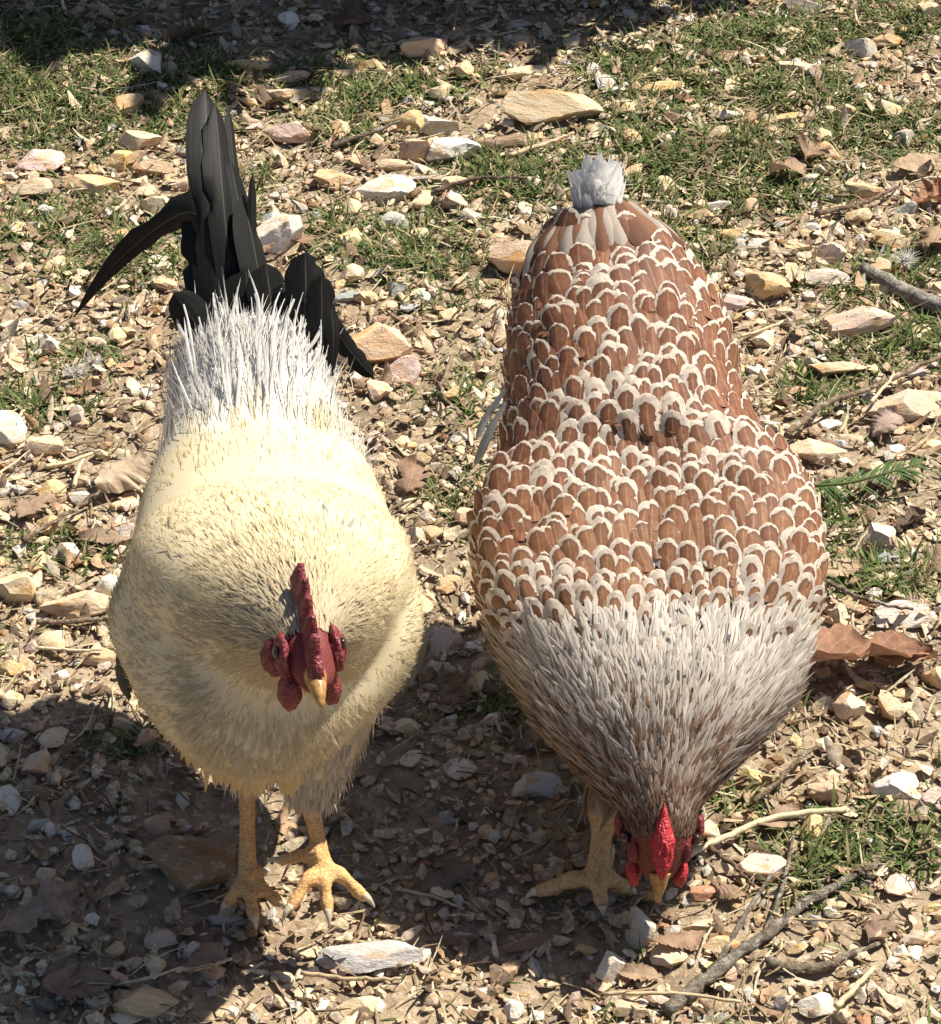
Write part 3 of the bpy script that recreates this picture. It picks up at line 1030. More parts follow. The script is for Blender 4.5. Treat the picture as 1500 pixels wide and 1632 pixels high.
# ------------------------------------------------------------------ dead leaves
def leaf_mesh(L, W, lobes, seed, curl=.42):
    rs = np.random.default_rng(seed)
    k, c = 34, 9
    t = np.linspace(0, 1, k + 1)
    env = np.sin(PI * np.clip(t, .0, 1)) ** .7 * (0.55 + .45 * np.sin(PI * t ** .8))
    if lobes:
        env = env * (.36 + .64 * np.abs(np.sin(PI * lobes * t + .4)) ** .9)
    env[0] = .03
    env = np.maximum(env, .03)
    u = np.linspace(-1, 1, c)
    tt, uu = np.meshgrid(t, u, indexing='ij')
    j1 = 1 + .12 * rs.normal(size=k + 1)
    j2 = 1 + .12 * rs.normal(size=k + 1)
    x = np.where(uu > 0, uu * (env * j1)[:, None], uu * (env * j2)[:, None]) * W / 2
    y = (tt - .5) * L + np.abs(uu) * env[:, None] * W * .18
    ph = rs.uniform(0, 6, 3)
    z = curl * W * (uu ** 2 * .45 * np.sin(2.2 * tt + ph[0]) + .3 * np.sin(4 * tt + ph[1]) * uu + .25 * (tt - .5) ** 2 * 4 * np.sin(ph[2])) + .02 * W * np.abs(np.sin(uu * 9)) - .03 * W * (np.abs(uu) < .05)
    V = np.stack([x, y, z - z.min()], -1).reshape(-1, 3)
    i, j = np.meshgrid(np.arange(k), np.arange(c - 1), indexing='ij')
    a = i * c + j
    q = np.stack([a, a + 1, a + 1 + c, a + c], -1).reshape(-1, 4)
    return mesh_np('dead_leaf', V, quads=q, fuv=np.stack([uu, tt, 0 * uu], -1).reshape(-1, 3))


# px, py, length px, width px, heading deg in the ground plane, lobes, colour, z offset, label
LEAVES = [
    (1335, 1092, 300, 130, 84, 3, (.27, .125, .07), .010, 'large russet brown lobed oak leaf lying beside the hen'),
    (195, 775, 130, 90, 40, 0, (.42, .33, .23), .010, 'pale tan curled leaf against the rooster right wing'),
    (655, 785, 110, 70, 10, 2, (.24, .14, .09), .006, 'brown leaf lying between the birds beside the rooster wing'),
    (1290, 255, 90, 70, 20, 2, (.24, .15, .10), .012, 'crumpled brown leaf in the grass behind the hen'),
    (1255, 290, 80, 60, 70, 2, (.28, .18, .12), .010, 'smaller crumpled brown leaf in the grass behind the hen'),
    (1462, 262, 110, 44, 70, 0, (.38, .28, .18), .010, 'curled tan leaf at the edge of the far grass'),
    (130, 632, 84, 36, 85, 0, (.30, .16, .09), .006, 'reddish brown leaf on the gravel at the rooster right side'),
    (432, 158, 60, 60, 20, 0, (.13, .085, .06), .008, 'dark curled leaf standing behind the black tail'),
    (1482, 312, 90, 70, 60, 3, (.33, .14, .07), .008, 'russet lobed leaf at the hen left side far back'),
    (1488, 390, 100, 70, 20, 2, (.28, .18, .11), .008, 'brown lobed leaf past the russet one'),
    (1448, 850, 80, 60, 60, 2, (.11, .075, .055), .006, 'dark brown leaf beyond the upright pinkish chip'),
    (1340, 935, 100, 50, 75, 0, (.40, .29, .19), .008, 'tan narrow leaf beside the hen left wing'),
    (722, 1112, 80, 60, 40, 2, (.22, .13, .085), .006, 'brown leaf between the birds near the hen breast'),
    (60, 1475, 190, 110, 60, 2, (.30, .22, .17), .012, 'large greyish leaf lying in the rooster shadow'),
    (130, 1582, 150, 80, 80, 0, (.24, .17, .13), .010, 'broad grey brown leaf at the edge of the rooster shadow'),
    (330, 1530, 120, 60, 30, 2, (.26, .19, .14), .010, 'thin grey leaf pointing at the rooster feet'),
    (1075, 1515, 130, 50, 70, 0, (.27, .17, .11), .008, 'brown leaf in front of the upright grey stone'),
    (1440, 1085, 120, 60, 95, 2, (.29, .15, .085), .010, 'torn russet leaf past the large oak leaf'),
    (1240, 1330, 110, 50, 60, 0, (.30, .21, .14), .006, 'flat brown leaf beside the hen head'),
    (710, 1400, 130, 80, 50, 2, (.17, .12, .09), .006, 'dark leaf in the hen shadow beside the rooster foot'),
    (100, 1560, 90, 60, 10, 0, (.20, .14, .10), .008, 'small grey brown leaf under the broad one in the shadow'),
    (60, 830, 110, 60, 30, 2, (.28, .19, .13), .008, 'curled brown leaf at the rooster right side'),
    (170, 870, 110, 44, 80, 0, (.24, .17, .12), .006, 'flat narrow brown leaf beside the rooster right wing'),
    (1410, 690, 80, 60, 45, 0, (.34, .25, .22), .008, 'mauve grey leaf beside the green sprig'),
    (480, 395, 60, 34, 60, 0, (.22, .13, .08), .006, 'small brown leaf behind the short dark tail feathers'),
    (1160, 1440, 80, 40, 120, 0, (.25, .16, .10), .006, 'small brown leaf near the pale straw stalk'),
    (1400, 1500, 110, 60, 30, 2, (.20, .13, .09), .006, 'dark brown lobed leaf beside the lichen covered stick'),
    (1020, 1560, 100, 40, 100, 0, (.32, .22, .14), .006, 'light brown leaf before the bright white stone'),
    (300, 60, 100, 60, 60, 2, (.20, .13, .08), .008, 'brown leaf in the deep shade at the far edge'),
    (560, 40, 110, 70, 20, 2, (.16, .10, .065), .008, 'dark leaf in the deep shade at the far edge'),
]
for k, (px, py, lp, wp, hd, lobes, c, z, lab) in enumerate(LEAVES):
    g = atz(px, py, 0.0)
    sc = FPX / np.linalg.norm(g - CAM)
    o = link('dead_leaf', leaf_mesh(lp / sc * (1 if k == 0 else .8), wp / sc * (1.2 if k == 0 else .95), lobes, 40 + k), M['leaf'])
    o.location = (g[0], g[1], float(gh(g[0], g[1])) + z * .6)
    o.rotation_euler = (rng.uniform(-.15, .15), rng.uniform(-.15, .15), -math.radians(hd))
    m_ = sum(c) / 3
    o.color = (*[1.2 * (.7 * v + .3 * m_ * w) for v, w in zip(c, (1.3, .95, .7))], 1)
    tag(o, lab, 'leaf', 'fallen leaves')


# ------------------------------------------------------------------ sticks, twigs, straw stalks
def stick(name, pts, r0, r1, col, label, cat, mat, z=.006, wob=.0010, group=None, side=()):
    """pts in photo pixels on the ground"""
    W = np.array([atz(px, py, 0) for px, py in pts])
    W = catmull(W, 44 if r0 > .005 else max(14, 6 * len(pts)))
    rad = np.linspace(r0, r1, len(W))
    W[:, 2] = gh(W[:, 0], W[:, 1]) + rad * .6 + z
    W[1:-1] += rng.normal(0, wob, (len(W) - 2, 3)) * np.array([1, 1, .4])
    base = np.array([W[0][0], W[0][1], 0])
    acc = Acc()
    tube_pts(acc, W - base, rad * (1 + .05 * rng.normal(size=len(W)) * (r0 > .003)), 11)
    if r0 > .003:
        acc.v[0] = acc.v[0] + rng.normal(0, r0 * .07, acc.v[0].shape)
    o = link(name, acc.mesh(name), M[mat])
    o.location = base
    o.color = (*col, 1)
    tag(o, label, cat, group)
    for sp in side:
        S = np.array([atz(px, py, 0) for px, py in sp])
        S = catmull(S, 10)
        S[:, 2] = gh(S[:, 0], S[:, 1]) + np.linspace(r0 * .6, .012, 10)
        acc = Acc()
        tube_pts(acc, S - base, np.linspace(r0 * .45, .0009, 10), 7)
        b = link('side_twig', acc.mesh('side_twig'), M[mat], o)
        b.color = (*col, 1)
    return o


GT = 'twigs lying on the ground'
stick('stick', [(1060, 1625), (1130, 1570), (1215, 1510), (1300, 1450), (1400, 1390)], .0048, .0020, (.21, .175, .14), 'thick grey lichen covered stick lying before the hen', 'stick', 'bark', 0.004, .0006, GT, [[(1215, 1510), (1245, 1440), (1262, 1365)], [(1130, 1570), (1180, 1490), (1225, 1430)]])
stick('stick', [(1375, 428), (1420, 455), (1470, 478), (1540, 505)], .0050, .0075, (.28, .25, .215), 'lichen covered branch end in the grass behind the hen', 'stick', 'bark', .006, .0006, GT, [[(1420, 455), (1400, 420), (1410, 395)]])
stick('twig', [(1252, 722), (1310, 668), (1380, 632), (1500, 580)], .0026, .0014, (.24, .17, .115), 'long thin brown twig crossing the broad tan slab', 'twig', 'bark', .012, .0008, GT)
stick('twig', [(1300, 345), (1370, 330), (1430, 300)], .0022, .0012, (.20, .14, .10), 'thin dark twig behind the hen near the ochre stone', 'twig', 'bark', .008, .0008, GT)
stick('twig', [(530, 245), (590, 225), (640, 205)], .0024, .0012, (.17, .13, .10), 'dark twig in the grass near the cluster of stones', 'twig', 'bark', .010, .0008, GT)
stick('twig', [(690, 320), (760, 305), (835, 308)], .0020, .0010, (.13, .09, .07), 'dark thin twig in the grass between the tails', 'twig', 'bark', .010, .0008, GT)
stick('twig', [(1315, 968), (1370, 1000), (1450, 1018)], .0017, .0010, (.20, .14, .10), 'thin brown twig over the pale white stone', 'twig', 'bark', .014, .0008, GT)
stick('twig', [(1130, 1375), (1180, 1420), (1200, 1440)], .0018, .0010, (.19, .12, .08), 'short dark twig crossing under the pale straw stalk', 'twig', 'bark', .008, .0006, GT)
stick('twig', [(1200, 1305), (1275, 1240), (1305, 1220)], .0017, .0010, (.20, .14, .09), 'short brown twig at the hen neck side', 'twig', 'bark', .008, .0006, GT)
stick('twig', [(1220, 1550), (1300, 1558), (1400, 1520)], .0034, .0018, (.23, .18, .13), 'curved brown twig below the lichen covered stick', 'twig', 'bark', .004, .0008, GT)
stick('twig', [(40, 890), (110, 840), (170, 790)], .0018, .0010, (.22, .15, .10), 'thin brown twig at the rooster right side', 'twig', 'bark', .010, .0008, GT)
stick('twig', [(60, 1012), (130, 1010), (178, 1004)], .0020, .0012, (.24, .17, .12), 'short straight twig under the tan slab with the hollow', 'twig', 'bark', .008, .0006, GT)
stick('twig', [(720, 590), (705, 650), (735, 690)], .0016, .0010, (.30, .22, .15), 'curly thin stem between the birds', 'twig', 'bark', .010, .001, GT)
stick('twig', [(400, 1488), (408, 1455), (404, 1420)], .0036, .0026, (.44, .25, .12), 'short orange brown stub of wood by the rooster foot', 'twig', 'bark', .006, .0005, GT)
GS = 'dry straw stalks'
stick('straw_stalk', [(1092, 1388), (1150, 1362), (1235, 1330), (1345, 1318)], .0021, .0019, (.62, .52, .33), 'long pale yellow straw stalk beside the hen head', 'straw', 'straw', .008, .0003, GS)
stick('straw_stalk', [(810, 268), (870, 250), (915, 235)], .0022, .0012, (.50, .38, .23), 'tan dry stalk by the large tan rock', 'straw', 'straw', .008, .0004, GS)
stick('straw_stalk', [(1180, 545), (1230, 528), (1248, 520)], .0012, .0009, (.60, .50, .30), 'thin pale straw near the hen back', 'straw', 'straw', .010, .0003, GS)
stick('straw_stalk', [(1385, 672), (1410, 640), (1420, 625)], .0013, .0009, (.62, .52, .32), 'pale straw sticking up over the broad tan slab', 'straw', 'straw', .020, .0003, GS)
stick('straw_stalk', [(120, 798), (128, 770), (136, 755)], .0017, .0010, (.60, .50, .33), 'pale straw end beside the tan curled leaf', 'straw', 'straw', .012, .0003, GS)
stick('straw_stalk', [(75, 765), (110, 758), (150, 742)], .0018, .0012, (.58, .46, .28), 'ochre straw at the rooster right side', 'straw', 'straw', .010, .0003, GS)
stick('straw_stalk', [(1330, 1628), (1360, 1600), (1390, 1570)], .0019, .0014, (.62, .50, .30), 'pale straw piece beyond the white stone at the front', 'straw', 'straw', .010, .0003, GS)
stick('straw_stalk', [(480, 1548), (560, 1560), (640, 1562)], .0015, .0010, (.42, .32, .20), 'thin straw lying against the long grey stone', 'straw', 'straw', .008, .0004, GS)
stick('straw_stalk', [(960, 1600), (1080, 1605), (1180, 1618)], .0013, .0010, (.50, .39, .24), 'thin straw on the litter before the bright white stone', 'straw', 'straw', .010, .0004, GS)
stick('straw_stalk', [(640, 1420), (690, 1432), (740, 1452)], .0011, .0008, (.40, .33, .24), 'thin straw lying in the hen shadow', 'straw', 'straw', .008, .0004, GS)
stick('straw_stalk', [(280, 1555), (330, 1545), (370, 1530)], .0014, .0009, (.60, .48, .30), 'bent pale straw before the rooster foot', 'straw', 'straw', .010, .0004, GS)
stick('straw_stalk', [(60, 1056), (130, 1058), (165, 1055)], .0012, .0009, (.60, .50, .34), 'straight pale straw at the rooster breast side', 'straw', 'straw', .010, .0003, GS)
stick('weed_stem', [(724, 84), (727, 60), (730, 34)], .0010, .0007, (.34, .27, .17), 'thin dry weed stem standing at the shade edge', 'weed', 'straw', .02, .0003)


def sprig():
    base = atz(1290, 775, 0)
    root = tag(empty('green_sprig', base), 'feathery green conifer sprig on the soil beside the hen', 'sprig')
    W = catmull([atz(1290, 775, .012), atz(1350, 770, .018), atz(1420, 752, .022), atz(1470, 738, .02)], 16)
    acc = Acc()
    tube_pts(acc, W - base, np.linspace(.0014, .0006, 16), 6, (.12, .14, .05))
    link('stem', acc.mesh('stem'), M['grass'], root)
    n = 90
    s = rng.uniform(0, 14.9, n)
    i = s.astype(int)
    P = W[i] + (W[i + 1] - W[i]) * (s - i)[:, None] - base
    T = norm(W[i + 1] - W[i])
    sg = np.where(rng.random(n) < .5, 1, -1)[:, None]
    D = T * .8 + np.cross(T, [0, 0, 1]) * sg * .8 + np.array([0, 0, .25]) * rng.random((n, 1))
    g = rng.random((n, 1))
    col = np.array([.05, .10, .025]) * (1 - g) + np.array([.12, .19, .06]) * g
    acc = Acc()
    strips(acc, P, D, np.tile([0., 0, 1.], (n, 1)), rng.uniform(.012, .024, n), .0007, lambda t: np.array([.8, 1, .8, .1]), 3, 2, 0, .35, 0, 0, col)
    tag(link('needles', acc.mesh('needles'), M['grass'], root), kind='stuff')


sprig()


def downy(px, py, size, lab):
    b = atz(px, py, 0)
    b[2] = gh(b[0], b[1]) + .006
    n = 160
    D = norm(rng.normal(size=(n, 3)) * np.array([1, 1, .4]) + np.array([.3, 0, .35]))
    acc = Acc()
    strips(acc, rng.normal(0, size * .12, (n, 3)) * np.array([1, 1, .3]), D, norm(rng.normal(size=(n, 3))), rng.uniform(.4, 1, n) * size, .00045, lambda t: np.array([1, 1, .8, .3]), 3, 2, 0, rng.uniform(-.3, .5, n), 0, rng.uniform(-.5, .5, n), np.tile([.72, .70, .66], (n, 1)))
    o = link('downy_feather', acc.mesh('downy_feather'), M['down'])
    o.location = b
    tag(o, lab, 'feather')


downy(118, 602, .013, 'wisp of white down on the gravel at the rooster right side')
downy(148, 585, .010, 'smaller grey white wisp of down beside the larger one')
downy(1442, 412, .013, 'wisp of white down caught on the lichen covered branch')


# ================================================================== birds
def xpx(px, Y, z):
    """world x that shows at photo column px for a point at depth Y, height z"""
    k = (np.array([0, Y, z]) - CAM) @ FWD
    return (px - 750) / FPX * k


def sample_loft(lf, n, s0, s1, th0=0.0, th1=2 * PI):
    """area-uniform samples"""
    out_t, out_h = [], []
    tt = np.linspace(s0, s1, 60)
    hh = np.linspace(th0, th1, 40)
    T, H = np.meshgrid(tt, hh, indexing='ij')
    P = lf.P(T.ravel(), H.ravel()).reshape(60, 40, 3)
    A = np.linalg.norm(np.cross(np.gradient(P, axis=0), np.gradient(P, axis=1)), axis=-1)
    p = (A / A.sum()).ravel()
    idx = rng.choice(len(p), n, p=p)
    t = T.ravel()[idx] + rng.uniform(-.5, .5, n) * (s1 - s0) / 59
    h = H.ravel()[idx] + rng.uniform(-.5, .5, n) * (th1 - th0) / 39
    return np.clip(t, s0, s1), h


def remesh_body(acc, voxel, colfn, parent, name='body'):
    me = mesh_np('tmp', np.concatenate(acc.v), np.concatenate(acc.q), np.concatenate(acc.t))
    o = bpy.data.objects.new('tmp', me)
    COL.objects.link(o)
    md = o.modifiers.new('r', 'REMESH')
    md.mode = 'VOXEL'
    md.voxel_size = voxel
    sm = o.modifiers.new('s', 'SMOOTH')
    sm.factor = .5
    sm.iterations = 2
    dg = bpy.context.evaluated_depsgraph_get()
    m2 = bpy.data.meshes.new_from_object(o.evaluated_get(dg))
    m2.name = name
    bpy.data.objects.remove(o)
    n = len(m2.vertices)
    co = np.zeros(n * 3, np.float32)
    m2.vertices.foreach_get('co', co)
    co = co.reshape(-1, 3)
    c = np.ones((n, 4), np.float32)
    c[:, :3], skin = colfn(co)
    a = m2.attributes.new('Col', 'FLOAT_COLOR', 'POINT')
    a.data.foreach_set('color', c.ravel())
    a = m2.attributes.new('Skin', 'FLOAT', 'POINT')
    a.data.foreach_set('value', skin.astype(np.float32))
    m2.polygons.foreach_set('use_smooth', np.ones(len(m2.polygons), bool))
    m2.vertices.foreach_set('co', (co - np.array(parent.location)).astype(np.float32).ravel())
    m2.update()
    return link(name, m2, M['body'], parent)


def seg_dist(p, pts):
    d = np.full(len(p), 9.0)
    pts = np.asarray(pts)
    for a, b in zip(pts[:-1], pts[1:]):
        ab = b - a
        t = np.clip((p - a) @ ab / (ab @ ab), 0, 1)
        d = np.minimum(d, np.linalg.norm(p - a - t[:, None] * ab, axis=1))
    return d


def big_feather(name, pts, hw, parent, color, mat='dark', normal=None, fold=.25, shape='round', label=None):
    """pts: world points along the shaft; hw: max half width"""
    pts = np.asarray(pts, float)
    k, c = 18, 7
    C = catmull(pts, k + 1)
    T = norm(np.gradient(C, axis=0))
    nrm = np.array(normal if normal is not None else (0, -.8, .6), float)
    S = norm(np.cross(T, nrm))
    N = np.cross(S, T)
    t = np.linspace(0, 1, k + 1)
    if shape == 'round':
        w = np.where(t < .72, .45 + .55 * np.sin(PI / 2 * t / .72), np.sqrt(np.clip(1 - ((t - .72) / .28) ** 2, 0, 1)))
    else:
        w = np.where(t < .35, .6 + .4 * t / .35, (1 - (t - .35) / .65) ** .8)
    w = np.maximum(w, .02) * hw
    u = np.linspace(-1, 1, c)
    jag = 1 - .22 * np.abs(rng.normal(size=(k + 1, c))) ** 2 * (np.abs(u) > .9) * (rng.random((k + 1, 1)) < .35)
    V = C[:, None, :] + S[:, None, :] * (w[:, None] * u[None, :] * jag)[..., None] - N[:, None, :] * (np.abs(u)[None, :] ** 1.3 * w[:, None] * fold)[..., None]
    f = np.zeros((k + 1, c, 3))
    f[..., 0] = u
    f[..., 1] = t[:, None]
    i, j = np.meshgrid(np.arange(k), np.arange(c - 1), indexing='ij')
    a = i * c + j
    q = np.stack([a, a + 1, a + 1 + c, a + c], -1).reshape(-1, 4)
    me = mesh_np(name, V.reshape(-1, 3) - np.array(parent.location), quads=q, fuv=f.reshape(-1, 3), col=np.tile(color, ((k + 1) * c, 1)))
    o = link(name, me, M[mat], parent)
    o.color = (*color, 1)
    if label:
        o['label'] = label
    return o


def claw(parent, base, tip, r, up=(0, 0, 1)):
    base, tip = np.asarray(base, float), np.asarray(tip, float)
    L = np.linalg.norm(tip - base)
    mid = (base + tip) / 2 + np.array(up) * L * .16
    C = catmull([base, mid, tip], 8)
    acc = Acc()
    tube_pts(acc, C - np.array(parent.location), np.linspace(1, .12, 8) ** .8 * r, 8)
    return link('claw', acc.mesh('claw'), M['horn'], parent)


def toe(acc, pts, r0, r1):
    C = catmull(pts, 16)
    t = np.linspace(0, 1, 16)
    r = r0 + (r1 - r0) * t
    r = r * (1 + .13 * np.cos(t * 2 * PI * 3.2))
    tube_pts(acc, C, r, 10)
    return C


def comb_mesh(parent, o, f, u, r, prof, half, name='comb', mat='red', lean=0.0):
    """blade comb: prof = list of (along f, base height, top height); half = thickness"""
    prof = np.asarray(prof, float)
    k, m = 44, 6
    C = catmull(prof, k)
    V, n = [], 0
    v = np.linspace(0, 1, m)
    th = half * (1 - .62 * v ** 1.3)
    fr = np.clip(np.minimum(np.arange(k), np.arange(k)[::-1]) / 3.0, .15, 1)
    rings = []
    for i in range(k):
        h = C[i, 1] + (C[i, 2] - C[i, 1]) * v
        L = [o + f * C[i, 0] + u * h[j] + r * (th[j] * fr[i] + lean * v[j] ** 2) for j in range(m)]
        R = [o + f * C[i, 0] + u * h[j] + r * (-th[j] * fr[i] + lean * v[j] ** 2) for j in range(m)][::-1]
        rings.append(L + R)
    V = np.array(rings)
    V += rng.normal(0, half * .05, V.shape)
    nt = 2 * m
    i, j = np.meshgrid(np.arange(k - 1), np.arange(nt), indexing='ij')
    a = i * nt + j
    b = i * nt + (j + 1) % nt
    q = np.stack([a, b, b + nt, a + nt], -1).reshape(-1, 4)
    cap = [[x, x + 1, nt - 2 - x, nt - 1 - x] for x in range(m - 1)]
    cap2 = [[(k - 1) * nt + y for y in c[::-1]] for c in cap]
    me = mesh_np(name, V.reshape(-1, 3) - np.array(parent.location), quads=np.vstack([q, cap, cap2]))
    return link(name, me, M[mat], parent)


def blob(name, parent, c, ax, mat, seed=0, bumpy=.08, sub=3, taper=0.0):
    """ellipsoid with own axes (rows of ax are the scaled axes), slightly lumpy; taper narrows towards -axis 2"""
    bm = bmesh.new()
    bmesh.ops.create_icosphere(bm, subdivisions=sub, radius=1)
    ax = np.asarray(ax)
    off = Vector((seed * 3.1, seed * 1.7, 0))
    for v in bm.verts:
        p = np.array(v.co)
        p = p * (1 + bumpy * mnoise.noise(v.co * 2.5 + off))
        k = 1 - taper * max(0, p[2])
        q = ax[0] * p[0] * k + ax[1] * p[1] * k + ax[2] * p[2]
        v.co = Vector(q + c - np.array(parent.location))
    me = bpy.data.meshes.new(name)
    bm.to_mesh(me)
    bm.free()
    me.polygons.foreach_set('use_smooth', np.ones(len(me.polygons), bool))
    return link(name, me, M[mat], parent)


lance = lambda t: np.interp(t, [0, .25, .6, .85, 1], [.7, 1, .9, .5, .08])
CREAM = np.array([.66, .565, .375])
blunt = lambda t: np.interp(t, [0, .3, .7, .9, 1], [.6, 1, 1, .75, .3])


# ------------------------------------------------------------------ rooster
def voxel_mesh(acc, voxel, smooth_it):
    me = mesh_np('tmp', np.concatenate(acc.v), np.concatenate(acc.q), np.concatenate(acc.t))
    o = bpy.data.objects.new('tmp', me)
    COL.objects.link(o)
    md = o.modifiers.new('r', 'REMESH')
    md.mode = 'VOXEL'
    md.voxel_size = voxel
    sm = o.modifiers.new('s', 'SMOOTH')
    sm.factor = .5
    sm.iterations = smooth_it
    tr = o.modifiers.new('t', 'TRIANGULATE')
    dg = bpy.context.evaluated_depsgraph_get()
    m2 = bpy.data.meshes.new_from_object(o.evaluated_get(dg))
    bpy.data.objects.remove(o)
    V = np.zeros(len(m2.vertices) * 3)
    m2.vertices.foreach_get('co', V)
    N = np.zeros(len(m2.vertices) * 3)
    m2.vertices.foreach_get('normal', N)
    F = np.zeros(len(m2.polygons) * 3, np.int32)
    m2.loops.foreach_get('vertex_index', F)
    bpy.data.meshes.remove(m2)
    return V.reshape(-1, 3), N.reshape(-1, 3), F.reshape(-1, 3)


def sample_mesh(V, N, F, n):
    a, b, c = V[F[:, 0]], V[F[:, 1]], V[F[:, 2]]
    A = np.linalg.norm(np.cross(b - a, c - a), axis=1)
    i = rng.choice(len(F), n, p=A / A.sum())
    u, v = rng.random(n), rng.random(n)
    s = u + v > 1
    u[s], v[s] = 1 - u[s], 1 - v[s]
    w = np.stack([1 - u - v, u, v], -1)
    P = sum(V[F[i, k]] * w[:, k:k + 1] for k in range(3))
    Nn = norm(sum(N[F[i, k]] * w[:, k:k + 1] for k in range(3)))
    return P, Nn


def build_rooster():
    rx = xpx(455, -.355, 0)
    root = tag(empty('rooster', (rx, -.355, 0)), 'cream rooster with tall black tail walking forward, dark red comb lowered', 'chicken', 'chickens')
    org = np.array(root.location)
    B = [(-.128, .250, 412, .022, .020, .030), (-.150, .244, 406, .040, .034, .050), (-.178, .232, 402, .048, .042, .068), (-.21, .219, 404, .053, .045, .080), (-.25, .209, 413, .069, .050, .096),
         (-.30, .204, 421, .078, .056, .088), (-.355, .200, 424, .0885, .060, .074), (-.40, .201, 414, .071, .064, .060), (-.434, .208, 414, .047, .055, .046), (-.449, .214, 420, .03, .03, .022)]
    body = Loft([(xpx(p, Y, z), Y, z, w, a, b) for Y, z, p, w, a, b in B])
    Nk = [(-.30, .205, 425, .070, .045, .05), (-.335, .228, 430, .080, .046, .06), (-.375, .246, 440, .074, .046, .065), (-.410, .259, 456, .058, .040, .058), (-.440, .272, 472, .034, .028, .034),
          (-.463, .281, 485, .0178, .017, .021), (-.478, .281, 494, .0135, .0135, .017), (-.490, .277, 503, .0105, .0085, .0105), (-.497, .274, 506, .0065, .005, .0065)]
    neck = Loft([(xpx(p, Y, z), Y, z, w, a, b) for Y, z, p, w, a, b in Nk])
    acc = Acc()
    body.solid(acc)
    neck.solid(acc)
    SV, SN, SF = voxel_mesh(acc, .0032, 32)
    acc = Acc()
    acc.add(SV, t=SF)
    tube_pts(acc, catmull([(-.088, -.235, .155), (-.084, -.27, .135), (-.088, -.305, .125)], 8), np.array([.026, .034, .038, .039, .039, .037, .033, .026]), 16)  # hidden flank bulge added to block sunlight passing under the belly
    head_l = Loft(neck.st[5:])
    head_l.solid(acc, 30, 24)
    claws = []
    J1 = at(514, 1382, -.398)
    K1 = at(496, 1286, -.380)
    th1 = np.array([K1 + (0.006, .040, .056), K1 + (.001, .012, .024), K1])
    shank1 = np.array([K1, (K1 * .45 + J1 * .55) + (0, 0.002, .0), J1])
    J2 = atz(394, 1412, .014)
    K2 = at(394, 1248, -.352)
    th2 = np.array([K2 + (.004, .03, .06), K2 + (.002, .008, .022), K2])
    shank2 = np.array([K2, (K2 + J2) / 2 + (0, .003, 0), J2])
    legpts = []
    for th, sh in ((th1, shank1), (th2, shank2)):
        tube_pts(acc, catmull(th, 12), np.linspace(.038, .009, 12), 16)
        tube_pts(acc, catmull(sh, 14), np.interp(np.linspace(0, 1, 14), [0, .15, .5, .85, 1], [.0066, .0054, .0049, .0058, .0072]), 14)
        legpts.append(catmull(sh, 14))
    toes = [(J1, [(450, 1462), (525, 1470), (597, 1440)], (424, 1374)), (J2, [(352, 1448), (408, 1476), (462, 1446)], (428, 1390))]
    for J, tips, hind in toes:
        for px, py in tips:
            E = at(px, py, -.428 if px != 597 else -.412) if J is J1 else atz(px, py, .007)
            D = E - J
            C = toe(acc, [J, J + D * .35 + (0, 0, .004), J + D * .72 + (0, 0, .0), J + D * .86], .0050, .0033)
            legpts.append(C)
            claws.append((J + D * .80 + (0, 0, .0006), E + (0, 0, -.003), .0029))
        E = at(*hind, -.386) if J is J1 else atz(hind[0], hind[1], .018)
        D = E - (J + (0, 0, .012))
        C = toe(acc, [J + (0, 0, .010), J + (0, 0, .012) + D * .4, J + (0, 0, .011) + D * .75], .0048, .0034)
        legpts.append(C)
        claws.append((J + (0, 0, .011) + D * .73, E, .0025))
    head_c = neck.ctr(np.array([5.6]))[0, :3]

    def shade(co):
        """plumage colour by place on the bird"""
        n = len(co)
        c = np.tile(CREAM, (n, 1))
        low = np.clip((.185 - co[:, 2]) / .07, 0, 1)[:, None]
        c = c * (1 - low) + np.array([.76, .60, .36]) * low
        w = np.clip((co[:, 1] + .256 + .006 * np.sin(160 * co[:, 0])) / .022, 0, 1)[:, None]
        c = c * (1 - w) + np.array([.64, .62, .585]) * w
        d = np.linalg.norm(co - head_c, axis=1)
        g = np.exp(-(d / .042) ** 2)[:, None] * .55
        return c * (1 - g) + np.array([.50, .42, .32]) * g

    def colfn(co):
        c = shade(co) * .92
        skin = np.zeros(len(co))
        d = np.min([seg_dist(co, l) for l in legpts], axis=0)
        k = (d < .0112) & (co[:, 2] < .094)
        c[k] = (.64, .40, .175)
        skin[k] = 1
        face = (np.linalg.norm(co - (head_c + (0, -.006, -.003)), axis=1) < .0215) & (co[:, 1] < -.462)
        c[face] = (.17, .035, .035)
        skin[face] = .45
        return c, skin
    remesh_body(acc, .0022, colfn, root)
    for b, t, r in claws:
        claw(root, b, t, r)

    # ---- plumage: flow runs away from the head, then along the back to the tail
    def flow(P, N):
        v = P - head_c
        d = np.linalg.norm(v, axis=1, keepdims=True)
        w = np.exp(-(d / .15) ** 2)
        F = norm(v) * w + np.array([0, .97, .10]) * (1 - w)
        F[:, 2] -= .55 * np.clip(-N[:, 1], 0, 1) * np.clip((.27 - P[:, 2]) / .08, 0, 1)
        return norm(F - N * np.sum(F * N, -1, keepdims=True))

    FLECK = ((470, 771, 13), (372, 768, 9), (545, 848, 11), (520, 825, 8), (360, 790, 7))

